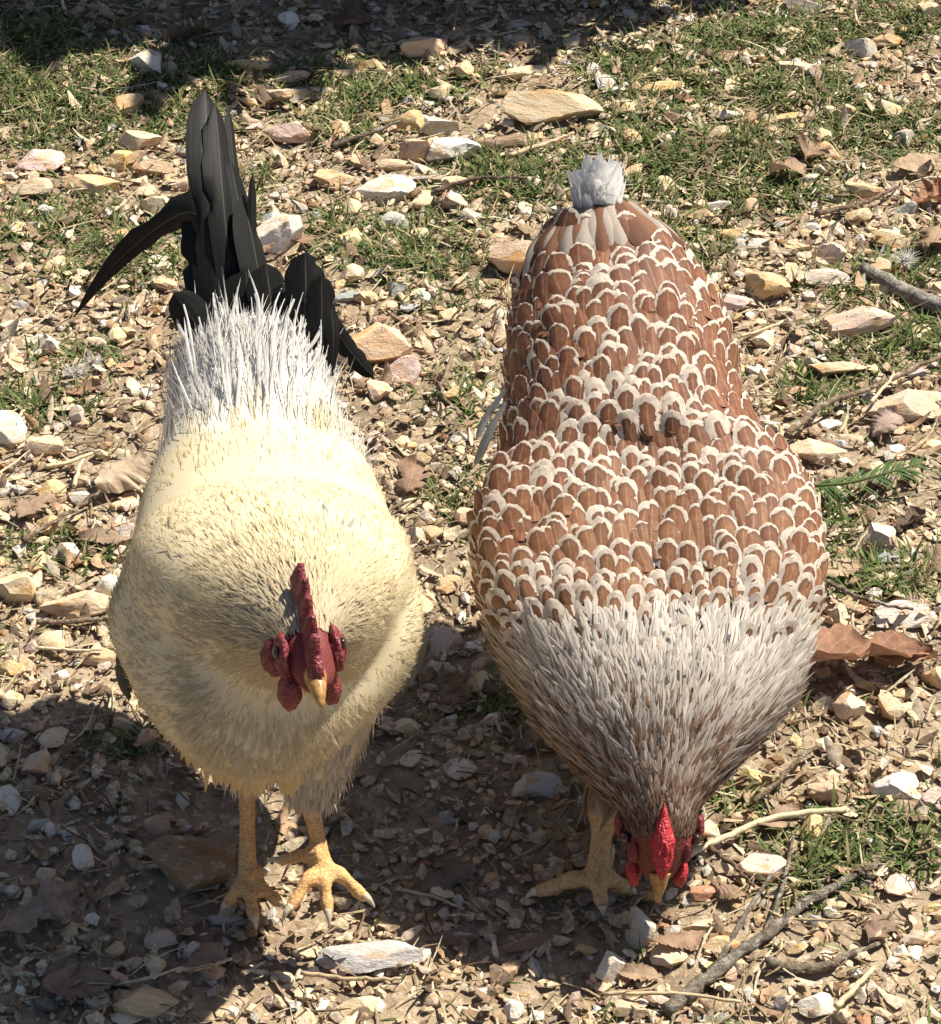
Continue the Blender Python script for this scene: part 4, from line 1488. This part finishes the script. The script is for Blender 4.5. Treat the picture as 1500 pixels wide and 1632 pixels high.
    def lay(acc, n, L0, L1, W0, W1, lift, jit, var, sel=None, gain=1.0, k=3, cols=2, prof=lance):
        P, N = sample_mesh(SV, SN, SF, n)
        d = np.linalg.norm(P - head_c, axis=1)
        ok = (d > .020) | ((P[:, 1] > -.464) & (d > .012))
        if sel is not None:
            ok &= sel(P, N)
        P, N, d = P[ok], N[ok], d[ok]
        m = len(P)
        D = norm(flow(P, N) + rng.normal(0, jit, (m, 3)))
        sz = np.clip((d - .010) / .085, .30, 1)
        c = shade(P) * (1 + rng.normal(0, var, (m, 1))) * gain
        qx, qy = project_many(P)
        for px, py, rr in FLECK:
            dk = np.hypot(qx - px, (qy - py) * 1.8) < rr
            c[dk] = (.36, .36, .35)
        strips(acc, P - org + N * (.0012 - .0024 * sz)[:, None], D, N, rng.uniform(L0, L1, m) * sz, rng.uniform(W0, W1, m) * np.sqrt(sz), prof, k, cols,
               lift + rng.normal(0, lift * .4, m), .10 * sz, .2 if cols > 2 else 0, rng.normal(0, .08, m), np.clip(c, 0, .92))
    acc = Acc()
    lay(acc, 16000, .012, .020, .0008, .0015, .030, .07, .02, cols=2, prof=blunt)
    lay(acc, 140000, .008, .016, .00022, .00045, .060, .10, .03, k=2)
    lay(acc, 5000, .008, .013, .00018, .0003, .12, .22, .04, k=2)
    lay(acc, 110000, .010, .020, .00025, .0005, .06, .12, .05, k=2, sel=lambda P, N: np.linalg.norm(P - head_c, axis=1) < .085)
    lay(acc, 45000, .022, .044, .0002, .00045, .085, .15, .08, lambda P, N: (P[:, 1] > -.252) & (P[:, 1] < -.185 + .02 * np.abs(N[:, 0])) & (P[:, 2] > .19), k=4)
    # short feathers over nape and crown
    t_, h_ = sample_loft(neck, 5200, 3.9, 5.75, -.35, PI + .35)
    P, D, N = neck.frame(t_, h_)
    m = len(P)
    strips(acc, P - org + N * .0003, norm(D + rng.normal(0, .16, (m, 3))), N, rng.uniform(.006, .012, m), rng.uniform(.0003, .0007, m), lance, 3, 2, .08, .10, 0, 0,
           shade(P) * rng.uniform(.85, 1.1, (m, 1)))
    # ragged hem of breast feathers
    n = 110
    P, N = sample_mesh(SV, SN, SF, 6000)
    q = np.stack(project_many(P), -1)
    kk = np.where((P[:, 2] < .155) & (P[:, 1] < -.375) & (q[:, 0] > 285) & (q[:, 0] < 470))[0][:n]
    n = len(kk)
    P, N = P[kk], N[kk]
    strips(acc, P - org, norm(np.array([0, .05, -1.]) + rng.normal(0, .14, (n, 3))), norm(N + (0, -.8, 0)), rng.uniform(.012, .022, n), rng.uniform(.0016, .0030, n), lance, 4, 3, 0, 0, .3, 0, np.tile([.76, .60, .37], (n, 1)) * rng.uniform(.85, 1.05, (n, 1)))
    for th in (th1, th2):
        C = catmull(th, 20)
        n = 1100
        k = rng.integers(0, 17, n)
        a = rng.uniform(0, 2 * PI, n)
        T = norm(np.gradient(C, axis=0))[k]
        A = norm(np.cross(T, [0, 0.3, 1.]))
        Bv = np.cross(T, A)
        R = np.linspace(.038, .009, 20)[k]
        N = A * np.cos(a)[:, None] + Bv * np.sin(a)[:, None]
        strips(acc, C[k] + N * R[:, None] * .97 - org, T + rng.normal(0, .15, (n, 3)), N, rng.uniform(.008, .014, n), .0008, lance, 3, 2, .05, .1, 0, 0, np.tile([.74, .66, .52], (n, 1)) * rng.uniform(.85, 1.05, (n, 1)))
    o = link('plumage', acc.mesh('plumage', soft=True), M['soft'], root)
    o['kind'] = 'stuff'

    # ---- pale pointed saddle feathers over the tail root
    P, N = sample_mesh(SV, SN, SF, 30000)
    kk = np.where((P[:, 1] > -.235) & (P[:, 1] < -.155) & (N[:, 2] > .5) & (np.abs(P[:, 0] - xpx(408, -.18, .25)) < .036))[0][:46]
    xc = xpx(408, -.18, .25)
    for k in kk:
        L = rng.uniform(.034, .062) * (1.0 if P[k, 1] < -.19 else .75)
        sx = (P[k, 0] - xc) / .05
        d0 = norm(np.array([sx * .22 + rng.normal(0, .12), .85, .28 + rng.normal(0, .10)]))
        d1 = norm(np.array([sx * .22 + rng.normal(0, .18), .85, .42 + rng.normal(0, .18)]))
        a = P[k] + N[k] * .001
        m_ = a + d0 * L * .5 + N[k] * .004
        c = m_ + d1 * L * .5
        g = rng.uniform(.50, .82)
        big_feather('saddle_feather', [a, m_, c], rng.uniform(.0005, .0013), root, (g, g * .98, g * .95), 'soft', (0, -.6, .8), .3, 'lance')

    # ---- black tail
    BLK = (.010, .0105, .010)
    Tf = [([(352, 560, -.165), (335, 320, -.115), (327, 143, -.050)], .0125, 'round', (.35, -.9, .25)),
          ([(380, 560, -.165), (358, 340, -.120), (343, 165, -.060)], .0105, 'round', (.5, -.8, .25)),
          ([(398, 560, -.160), (384, 380, -.118), (364, 168, -.050)], .0050, 'round', (.6, -.75, .2)),
          ([(412, 560, -.165), (398, 420, -.135), (368, 258, -.090)], .0130, 'round', (.7, -.65, .3)),
          ([(425, 560, -.168), (415, 450, -.145), (388, 310, -.110)], .0115, 'round', (.75, -.6, .3)),
          ([(418, 520, -.160), (404, 400, -.13), (403, 275, -.105)], .0032, 'round', (.5, -.75, .3)),
          ([(335, 560, -.165), (322, 430, -.135), (322, 310, -.105)], .0125, 'round', (.1, -.95, .25)),
          ([(370, 570, -.172), (352, 470, -.15), (345, 380, -.130)], .0150, 'round', (.2, -.95, .25)),
          ([(400, 580, -.175), (398, 500, -.158), (392, 430, -.145)], .0150, 'round', (.4, -.85, .35)),
          ([(435, 575, -.175), (434, 500, -.16), (424, 420, -.145)], .0130, 'round', (.5, -.8, .35)),
          ([(362, 470, -.150), (340, 372, -.128), (298, 338, -.118), (228, 380, -.112), (170, 436, -.110), (118, 505, -.110)], .0125, 'lance', (.3, -.9, .35)),
          ([(365, 600, -.182), (322, 530, -.17), (277, 466, -.158)], .0115, 'round', (-.1, -.85, .5)),
          ([(468, 590, -.178), (486, 490, -.162), (487, 402, -.145)], .0125, 'round', (.2, -.85, .4)),
          ([(455, 590, -.178), (458, 520, -.165), (452, 452, -.150)], .0125, 'round', (.2, -.85, .4)),
          ([(500, 600, -.182), (512, 520, -.168), (513, 440, -.155)], .0095, 'round', (.3, -.8, .45)),
          ([(515, 480, -.15), (548, 545, -.148), (596, 602, -.146)], .0062, 'round', (.2, -.75, .6)),
          ([(527, 600, -.178), (532, 540, -.17), (528, 490, -.16)], .0050, 'round', (.4, -.75, .5))]
    for pts, hw, sh, nr in Tf:
        big_feather('tail_feather', [at(*p) for p in pts], hw, root, BLK, 'dark', nr, .35, sh,
                    'long black sickle feather arching out sideways' if sh == 'lance' else None)
    for pts, hw in (([(610, 880, -.345), (655, 985, -.36), (642, 1108, -.375)], .011), ([(600, 900, -.335), (668, 1000, -.345), (655, 1095, -.36)], .010),
                    ([(228, 960, -.34), (190, 1060, -.35), (205, 1118, -.36)], .008)):
        big_feather('wing_feather', [at(*p) for p in pts], hw, root, (.05, .045, .035), 'dark', (.8 if pts[0][0] > 400 else -.8, -.5, .2), .2)

    # ---- head furniture
    o = head_c
    f = norm(at(513, 1126, -.513) - o)
    r = norm(np.cross(f, [0, 0, 1.]))
    r = r if r[0] > 0 else -r
    u = np.cross(r, f)
    u = u if u[2] > 0 else -u
    comb_mesh(root, o, f, u, r, [(.030, .002, .006), (.026, .004, .012), (.020, .008, .015), (.016, .010, .024), (.010, .011, .019), (.006, .012, .029), (-.001, .012, .022), (-.005, .012, .032), (-.011, .011, .025),
                                 (-.016, .010, .033), (-.022, .012, .028), (-.029, .018, .031), (-.033, .023, .027)], .0042, lean=.002)
    acc = Acc()
    tip = at(513, 1127, -.513)
    C = catmull([o + f * .019 + u * .001, o + f * .031 + u * .0015, tip], 10)
    tube_pts(acc, C - org, np.array([.0062, .006, .0056, .0051, .0046, .004, .0034, .0027, .002, .0010]), 12, flat=1.1)
    C = catmull([o + f * .019 - u * .004, o + f * .028 - u * .0045, tip - f * .007 - u * .003], 8)
    tube_pts(acc, C - org, np.linspace(.0048, .001, 8), 10)
    link('beak', acc.mesh('beak'), M['beak'], root)
    for sg in (1, -1):
        e = blob('eye', root, o + r * sg * .0172 + f * .005 + u * .004, np.array([r * .0022, f * .0036, u * .0036]), 'eye', 1, 0)
        blob('face_skin', root, o + r * sg * .0135 + f * .003 - u * .001, np.array([r * .0045, f * .013, u * .0125]), 'red', 5 + sg, .3)
        blob('ear_lobe', root, o + r * sg * .0165 - f * .004 - u * .009, np.array([r * (.0075 if sg < 0 else .0045), f * .008, -u * .012]), 'red', 8 + sg, .2)
        blob('wattle', root, o + r * sg * (.0095 if sg > 0 else .012) + f * .013 - u * .017, np.array([r * (.0062 if sg < 0 else .0052), f * .009, u * .0125]), 'red', 3 + sg, .22, 3, .4)
    return root


def project_many(P):
    v = P - CAM
    k = v @ FWD
    return 750 + FPX * (v @ RIGHT) / k, 816 - FPX * (v @ UPV) / k


# ------------------------------------------------------------------ hen
def feather_proto(seed):
    rs = np.random.default_rng(seed)
    t = np.array([0, .2, .4, .6, .70, .80, .88, .94, .98, 1.0])
    hw = np.where(t < .6, .26 + .74 * np.sin(PI / 2 * t / .6), np.sqrt(np.clip(1 - ((t - .6) / .4) ** 2, 0, 1)))
    hw = np.maximum(hw, .06)
    u = np.linspace(-1, 1, 7)
    x = hw[:, None] * u[None, :] * (1 + .06 * rs.normal(size=(10, 7)) * (np.abs(u) > .9))
    y = np.repeat(t[:, None], 7, 1) + .015 * rs.normal(size=(10, 7)) * (t[:, None] > .9)
    z = -.22 * x ** 2 - .10 * rs.uniform(.3, 1.6) * t[:, None] ** 2.5 + .03 * (1 - np.abs(u)[None, :])
    i, j = np.meshgrid(np.arange(9), np.arange(6), indexing='ij')
    a = i * 7 + j
    q = np.stack([a, a + 1, a + 8, a + 7], -1).reshape(-1, 4)
    V = np.stack([x * .5, y, z * .5], -1).reshape(-1, 3)
    f = np.stack([x, (y - .6) / .4, 0 * x], -1).reshape(-1, 3)
    return V, q, f


def build_hen():
    root = tag(empty('hen', (xpx(1000, -.30, 0), -.30, 0)), 'brown and white laced hen bending down to peck, bright red rose comb', 'chicken', 'chickens')
    org = np.array(root.location)
    H = [(-.046, 315, 954, .013, .011, .014), (-.062, 372, 959, .038, .030, .038), (-.085, 450, 968, .0585, .046, .058), (-.120, 550, 986, .070, .056, .072), (-.160, 650, 996, .074, .055, .080), (-.200, 760, 1012, .089, .055, .084),
         (-.235, 850, 1025, .100, .057, .084), (-.275, 950, 1037, .099, .054, .080), (-.312, 1050, 1045, .089, .047, .074), (-.345, 1150, 1046, .067, .038, .056), (-.368, 1225, 1048, .044, .028, .036),
         (-.386, 1287, 1051, .0235, .020, .022), (-.396, 1332, 1052, .0185, .0165, .018), (-.405, 1380, 1050, .012, .010, .012), (-.409, 1402, 1049, .007, .006, .007)]
    st = []
    for Y, py, px, w, a, b in H:
        p = at(px, py, Y)
        st.append((*p, w, a, b))
    def wings(t, h):
        sm = lambda x, a, b: np.clip((x - a) / (b - a), 0, 1) ** 2 * (3 - 2 * np.clip((x - a) / (b - a), 0, 1))
        g = sm(t, 4.6, 5.15) * (1 - sm(t, 7.2, 8.6))
        return 1 + g * (.16 * (np.exp(-((h - .62) / .40) ** 2) + np.exp(-((PI - .62 - h) / .40) ** 2)) - .15 * np.exp(-((h - PI / 2) / .34) ** 2))
    lf = Loft(st, bulge=wings)
    core = np.array(st)
    core[1:9, 3:6] -= .0045
    acc = Acc()
    Loft(core, bulge=wings).solid(acc, 60, 44)
    J = atz(950, 1400, .014)
    K = at(962, 1312, -.345)
    th = np.array([K + (.03, .05, .055), K + (.012, .022, .026), K])
    sh = np.array([K, (K + J) / 2, J])
    J2 = np.array([xpx(1045, -.25, 0), -.25, .014])
    K2 = J2 + (0, .028, .058)
    th2 = np.array([K2 + (-.01, .02, .06), K2 + (0, .01, .025), K2])
    sh2 = np.array([K2, (K2 + J2) / 2, J2])
    legpts, claws = [], []
    for t_, s_ in ((th, sh), (th2, sh2)):
        tube_pts(acc, catmull(t_, 12), np.linspace(.036, .0105, 12), 16)
        tube_pts(acc, catmull(s_, 12), np.interp(np.linspace(0, 1, 12), [0, .2, .6, 1], [.0085, .0068, .0062, .0078]), 14)
        legpts.append(catmull(s_, 12))
    for Jx, tips, hind in ((J, [(838, 1424), (962, 1452), (1015, 1420)], (975, 1370)), (J2, None, None)):
        if tips is None:
            ends = [Jx + (-.03, -.045, -.007), Jx + (.0, -.055, -.007), Jx + (.03, -.042, -.007)]
            he = Jx + (.005, .03, -.002)
        else:
            ends = [atz(a, b, .007) for a, b in tips]
            he = Jx + (.012, .028, -.002)
        for E in ends:
            D = E - Jx
            legpts.append(toe(acc, [Jx, Jx + D * .35 + (0, 0, .003), Jx + D * .70, Jx + D * .86], .0060, .0040))
            claws.append((Jx + D * .84, E + (0, 0, -.004), .0032))
        D = he - Jx
        legpts.append(toe(acc, [Jx, Jx + D * .5, Jx + D * .8], .0056, .004))
        claws.append((Jx + D * .78, he, .0028))
    ns = lf.n - 1

    def colfn(co):
        c = np.tile(np.array([.20, .115, .075]), (len(co), 1))
        nk = co[:, 1] < -.305
        c[nk] = (.34, .27, .215)
        hd = (co[:, 1] < -.374) & (np.abs(co[:, 0] - lf.ctr(np.array([11.5]))[0, 0]) < .032) & (co[:, 2] > .03) & (co[:, 2] < .115)
        c[hd] = (.13, .065, .045)
        hc = lf.ctr(np.array([12.2]))[0, :3]
        fc = np.linalg.norm(co - hc, axis=1) < .021
        c[fc & (co[:, 1] < -.39)] = (.17, .05, .04)
        d = np.min([seg_dist(co, l) for l in legpts], axis=0)
        k = (d < .0125) & (co[:, 2] < .075)
        c[k] = (.54, .37, .19)
        return c, (k | (fc & (co[:, 1] < -.39))).astype(float)
    remesh_body(acc, .0022, colfn, root)
    for b, t, r in claws:
        claw(root, b, t, r)

    # ---- laced feathers in rows, tips towards the tail
    protos = []
    for k in range(6):
        V, q, f = feather_proto(70 + k)
        me = mesh_np('feather', V, quads=q, fuv=f)
        me.materials.append(M['laced'])
        protos.append((me, V, q, f))
    cand = []
    s = 1.05
    row = 0
    while s < 9.3:
        hh = np.linspace(-PI * .32, PI * 1.32, 400)
        pp = lf.P(np.full(400, s), hh)
        arc = np.concatenate([[0], np.cumsum(np.linalg.norm(np.diff(pp, axis=0), axis=1))])
        wd = .74 * np.interp(s, [0, 1, 2.5, 4, 5.5, 7, 7.8, 9.3], [.017, .0205, .0195, .0160, .0170, .0165, .0120, .0090])
        m = max(5, int(arc[-1] / wd))
        for k in range(m):
            d = (k + .5 * (row % 2) + rng.uniform(.25, .75) * .5 + .1) / m * arc[-1]
            if d >= arc[-1]:
                continue
            cand.append((s + rng.normal(0, .075), np.interp(d, arc, hh), wd * rng.uniform(.92, 1.32)))
        step = .68 * np.interp(s, [0, 1, 2.5, 4, 5.5, 7, 7.8, 9.3], [.0085, .0092, .0092, .0080, .0084, .0084, .0080, .0070])
        ds = .05
        dl = np.linalg.norm(lf.ctr(np.array([s + ds]))[0, :3] - lf.ctr(np.array([s]))[0, :3])
        s += step / dl * ds
        row += 1
    cand = np.array(cand)
    P, D, N = lf.frame(np.clip(cand[:, 0], 0, ns), cand[:, 1])
    # wing line: a parting where saddle meets wings
    view = norm(CAM - P)
    face = np.sum(N * view, -1)
    px, py = project_many(P)
    score = cand[:, 2] * np.clip(face, 0, 1)
    order = np.argsort(-score)
    indiv = set(order[:300].tolist())
    stuff = Acc()
    for k in range(len(P)):
        sv = cand[k, 0]
        lim = 8.5 + .5 * (1 - max(0, math.sin(cand[k, 1]))) + rng.normal(0, .42)
        if sv > lim:
            continue
        Dk = norm(D[k] + rng.normal(0, .10, 3))
        Sk = norm(np.cross(Dk, N[k]))
        Nk = norm(np.cross(Sk, Dk))
        lift = rng.normal(.11, .025)
        Dk = norm(Dk + Nk * lift)
        Nk = np.cross(Sk, Dk)
        W = cand[k, 2] * (1.14 if sv < 3 else 1.06) * rng.uniform(.95, 1.05)
        L = W * rng.uniform(1.45, 1.62) * (1 + .5 * np.clip((sv - 7.2) / 1.5, 0, 1))
        pos = P[k] - Dk * L * .35 - Nk * .0008
        Rm = np.stack([Sk * W, Dk * L, Nk * W], -1)
        tone = rng.uniform(.8, 1.2)
        ch = np.array([.235, .103, .058]) * tone
        # tan on the shoulders' forward rows
        tan = np.clip((sv - 5.0) / 2.4, 0, 1) * rng.uniform(0, .55)
        ch = ch * (1 - tan) + np.array([.44, .26, .13]) * tan
        side = 1 - max(0, math.sin(cand[k, 1]))
        al = rng.normal(.835, .035) if rng.random() > .14 else rng.uniform(.40, .65)
        mid = math.exp(-((sv - 4.9) / 1.5) ** 2) * max(0, math.sin(cand[k, 1])) ** 5
        al += rng.normal(0, .05)
        al -= .30 * mid + .40 * np.clip((sv - 6.9) / 1.3, 0, 1) + .03 * max(0, sv - 3) * .5
        me, V, q, f = protos[rng.integers(0, 6)]
        if k in indiv:
            o = link('feather', me, None, root)
            mt = Matrix([[*Rm[0], 0], [*Rm[1], 0], [*Rm[2], 0], [0, 0, 0, 1]])
            mt.translation = Vector(pos - org)
            o.matrix_basis = mt
            o.color = (*ch, float(np.clip(al, .25, .85)))
        else:
            f = f.copy()
            f[:, 2] = float(np.clip(al, .25, .85))
            stuff.add(V @ Rm.T + pos - org, q=q, u=f, c=ch)
    if stuff.n:
        o = link('flank_feathers', stuff.mesh('flank_feathers'), M['laced_joined'], root)
        o['kind'] = 'stuff'

    # ---- neck hackles, breast and flank fluff
    acc = Acc()

    def hack(n, s0, s1, L0, L1, W0, W1, th0, th1, colf, lift=.12, jit=.10, ramp=0.0, rr=(0, 1), prof=lance):
        t, h = sample_loft(lf, n, s0, s1, th0, th1)
        if ramp:
            k = rng.random(n) < ((t - s0) / ramp + .04 + .25 * np.sin(23 * h) * np.sin(9 * h + 2))
            t, h = t[k], h[k]
        P, D, N = lf.frame(t, h)
        f = (t - s0) / (s1 - s0)
        m = len(P)
        strips(acc, P - org + N * .0004, norm(D + rng.normal(0, jit, (m, 3))), N, (L0 + (L1 - L0) * f) * rng.uniform(.75, 1.25, m), (W0 + (W1 - W0) * f) * rng.uniform(.75, 1.3, m), prof, 3, 3,
               lift + rng.normal(0, .04, m), .08, .25, rng.normal(0, .10, m), colf(P, t, h), rng.uniform(*rr, m))

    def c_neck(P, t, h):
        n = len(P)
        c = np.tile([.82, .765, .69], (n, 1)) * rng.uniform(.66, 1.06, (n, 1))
        b = np.clip(np.where(np.cos(h) < 0, .62, .25) - np.sin(h) * .85 + rng.normal(0, .08, n), 0, 1)[:, None]  # brown breast sides; extra brown on the shadow side is shade painted in
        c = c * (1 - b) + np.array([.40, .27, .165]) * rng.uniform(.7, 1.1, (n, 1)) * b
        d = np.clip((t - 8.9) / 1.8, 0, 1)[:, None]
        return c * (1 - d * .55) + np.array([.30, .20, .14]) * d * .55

    def c_dark(P, t, h):
        n = len(P)
        return np.tile([.25, .155, .10], (n, 1)) * rng.uniform(.6, 1.3, (n, 1))

    def c_low(P, t, h):
        n = len(P)
        return np.tile([.42, .28, .17], (n, 1)) * rng.uniform(.55, 1.15, (n, 1))
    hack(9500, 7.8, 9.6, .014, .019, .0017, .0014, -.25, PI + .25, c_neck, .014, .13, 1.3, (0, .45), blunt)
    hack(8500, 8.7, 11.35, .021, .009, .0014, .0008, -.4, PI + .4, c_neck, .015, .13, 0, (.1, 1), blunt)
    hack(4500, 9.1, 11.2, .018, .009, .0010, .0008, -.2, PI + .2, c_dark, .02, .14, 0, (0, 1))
    hack(3500, 5.5, 10.6, .024, .012, .0030, .0016, PI + .2, 2 * PI - .2, c_low, .10)
    hack(2600, 10.7, 11.95, .009, .005, .0010, .0007, 0, 2 * PI, lambda P, t, h: np.tile([.14, .075, .05], (len(P), 1)) * rng.uniform(.7, 1.3, (len(P), 1)), .12)
    for thp in (th, th2):
        C = catmull(thp, 20)
        n = 300
        k = rng.integers(0, 17, n)
        a = rng.uniform(0, 2 * PI, n)
        T = norm(np.gradient(C, axis=0))[k]
        A = norm(np.cross(T, [0, 0.3, 1.]))
        Bv = np.cross(T, A)
        N = A * np.cos(a)[:, None] + Bv * np.sin(a)[:, None]
        strips(acc, C[k] + N * (np.linspace(.036, .0105, 20)[k] * .97)[:, None] - org, T + rng.normal(0, .1, (n, 3)), N, rng.uniform(.010, .018, n), .0018, lance, 3, 2, .05, .1, 0, 0, np.tile([.36, .25, .16], (n, 1)))
    o = link('neck_plumage', acc.mesh('neck_plumage', soft=True), M['hackle'], root)
    o['kind'] = 'stuff'

    # ---- pale rounded tail and the brown coverts before it
    # fluffy pale tuft
    n = 520
    ac2 = Acc()
    pb = np.array([at(955 + q, 342, -.066) for q in (-30, 0, 30)])
    u_ = rng.uniform(-1, 1, n)
    P0 = at(953, 344, -.064) + np.stack([u_ * .0105, rng.uniform(-.006, .010, n), rng.uniform(-.004, .004, n)], -1)
    D0 = norm(np.stack([u_ * .22 + rng.normal(0, .10, n), .10 + rng.normal(0, .16, n), np.full(n, 1.0)], -1))
    g_ = rng.uniform(.78, .92, (n, 1))
    strips(ac2, P0 - org, D0, norm(np.stack([u_ * .8, -np.ones(n), .6 + 0 * u_], -1)), rng.uniform(.020, .033, n) * (1 - .25 * u_ ** 2), np.where(rng.random(n) < .4, rng.uniform(.0030, .0052, n), rng.uniform(.0006, .0012, n)), blunt, 4, 3, 0, rng.uniform(0, .45, n), .35, rng.normal(0, .12, n), g_ * np.array([1, .985, .965]))
    o = link('tail_down', ac2.mesh('tail_down', soft=True), M['down'], root)
    o['kind'] = 'stuff'
    for k in range(9):
        a = (k - 4) / 4
        lay_ = k % 3
        p0 = at(955 + 22 * a, 348, -.066 - .003 * lay_)
        p1 = at(953 + 34 * a, 300 + rng.uniform(-4, 4), -.050 + .006 * abs(a) - .003 * lay_)
        p2 = at(951 + 46 * a + rng.uniform(-3, 3), 250 + 30 * a * a + rng.uniform(0, 16) + 6 * lay_, -.041 + .016 * abs(a) - .003 * lay_)
        g = rng.uniform(.48, .72)
        big_feather('tail_feather', [p0, p1, p2], rng.uniform(.0065, .0095), root, (g, g * .985, g * .97), 'soft', (a * 1.2 + rng.normal(0, .25), -.8, .5), .4)
    for k in range(26):
        th_ = PI / 2 + ((k * 11 % 26) - 12.5) / 12.5 * 1.45
        s_ = np.array([1.75, 1.1, .35]) + rng.uniform(-.1, .25) * (k % 2) + .25 * abs(th_ - PI / 2) * np.array([0, .5, 1])
        pp, _, nn = lf.frame(s_, np.full(3, th_))
        pp = pp + nn * np.array([[-.001], [.0035], [.005 + .002 * (k % 2)]])
        pp[2] = .75 * pp[2] + .25 * at(953, 322, -.056)
        big_feather('tail_covert', pp, rng.uniform(.0050, .0078), root, tuple(np.array([.24, .12, .075]) * rng.uniform(.65, 1.3) if rng.random() > .3 else np.array([.52, .45, .38]) * rng.uniform(.7, 1.1)), 'soft', nn[1], .3)
    # wing tips at the right flank
    for k, (pts, hw) in enumerate((([(805, 640, -.175), (778, 690, -.185), (756, 742, -.195)], .0042), ([(805, 620, -.165), (772, 668, -.172), (759, 700, -.18)], .0036))):
        big_feather('wing_feather', [at(*p) for p in pts], hw, root, (.30, .29, .29), 'dark', (-.8, -.5, .3), .2)

    # ---- head furniture
    hc = lf.ctr(np.array([11.9]))[0, :3]
    tip = at(1048, 1437, -.4165)
    f = norm(tip - hc)
    r = norm(np.cross(f, [0, 1., .3]))
    r = r if r[0] > 0 else -r
    u = np.cross(r, f)
    u = u if u @ np.array([0, -1., 1.]) > 0 else -u
    # rose comb: low, warty, ending in a spike towards the nape
    bm = bmesh.new()
    bmesh.ops.create_icosphere(bm, subdivisions=5, radius=1)
    for v in bm.verts:
        p = np.array(v.co)
        x = p[0]                                      # along the head, + towards the beak
        w = .0060 * (1 - .80 * max(0, -x) ** 1.2) * (1 - .25 * max(0, x) ** 2)
        hgt = .0085 * (1 - .55 * max(0, -x)) * (1 - .35 * max(0, x) ** 2)
        k = 1 + .38 * max(0, mnoise.noise(Vector(p * 4.0))) + .10 * mnoise.noise(Vector(p * 9))
        q = f * (x * .0225) + r * p[1] * w * k + u * p[2] * hgt * k
        v.co = Vector(q + hc + f * .001 + u * .0195 - org)
    me = bpy.data.meshes.new('comb')
    bm.to_mesh(me)
    bm.free()
    me.polygons.foreach_set('use_smooth', np.ones(len(me.polygons), bool))
    link('comb', me, M['bright_red'], root)
    acc = Acc()
    C = catmull([hc + f * .022 + u * .004, hc + f * .030 + u * .004, tip], 10)
    tube_pts(acc, C - org, np.linspace(.0068, .0013, 10), 12, flat=1.1)
    C = catmull([hc + f * .022 - u * .003, hc + f * .030 - u * .002, tip - f * .004 - u * .002], 8)
    tube_pts(acc, C - org, np.linspace(.0055, .001, 8), 10)
    link('beak', acc.mesh('beak'), M['beak'], root)
    for sg in (1, -1):
        blob('face_skin', root, hc + r * sg * .0150 + f * .006 - u * .001, np.array([r * .004, f * .012, u * .011]), 'red', 25 + sg, .3)
        blob('eye', root, hc + r * sg * .0205 + f * .002 + u * .006, np.array([r * .0028, f * .0036, u * .0036]), 'eye', 1, 0)
        blob('wattle', root, hc + r * sg * .0135 + f * .023 - u * .009, np.array([r * .0045, u * .008, -f * .0105]), 'bright_red', 13 + sg, .22, 3, .4)
        blob('ear_lobe', root, hc + r * sg * .023 - f * .004 - u * .004, np.array([r * .003, u * .005, f * .008]), 'red', 18 + sg, .2)
    return root


build_rooster()
build_hen()
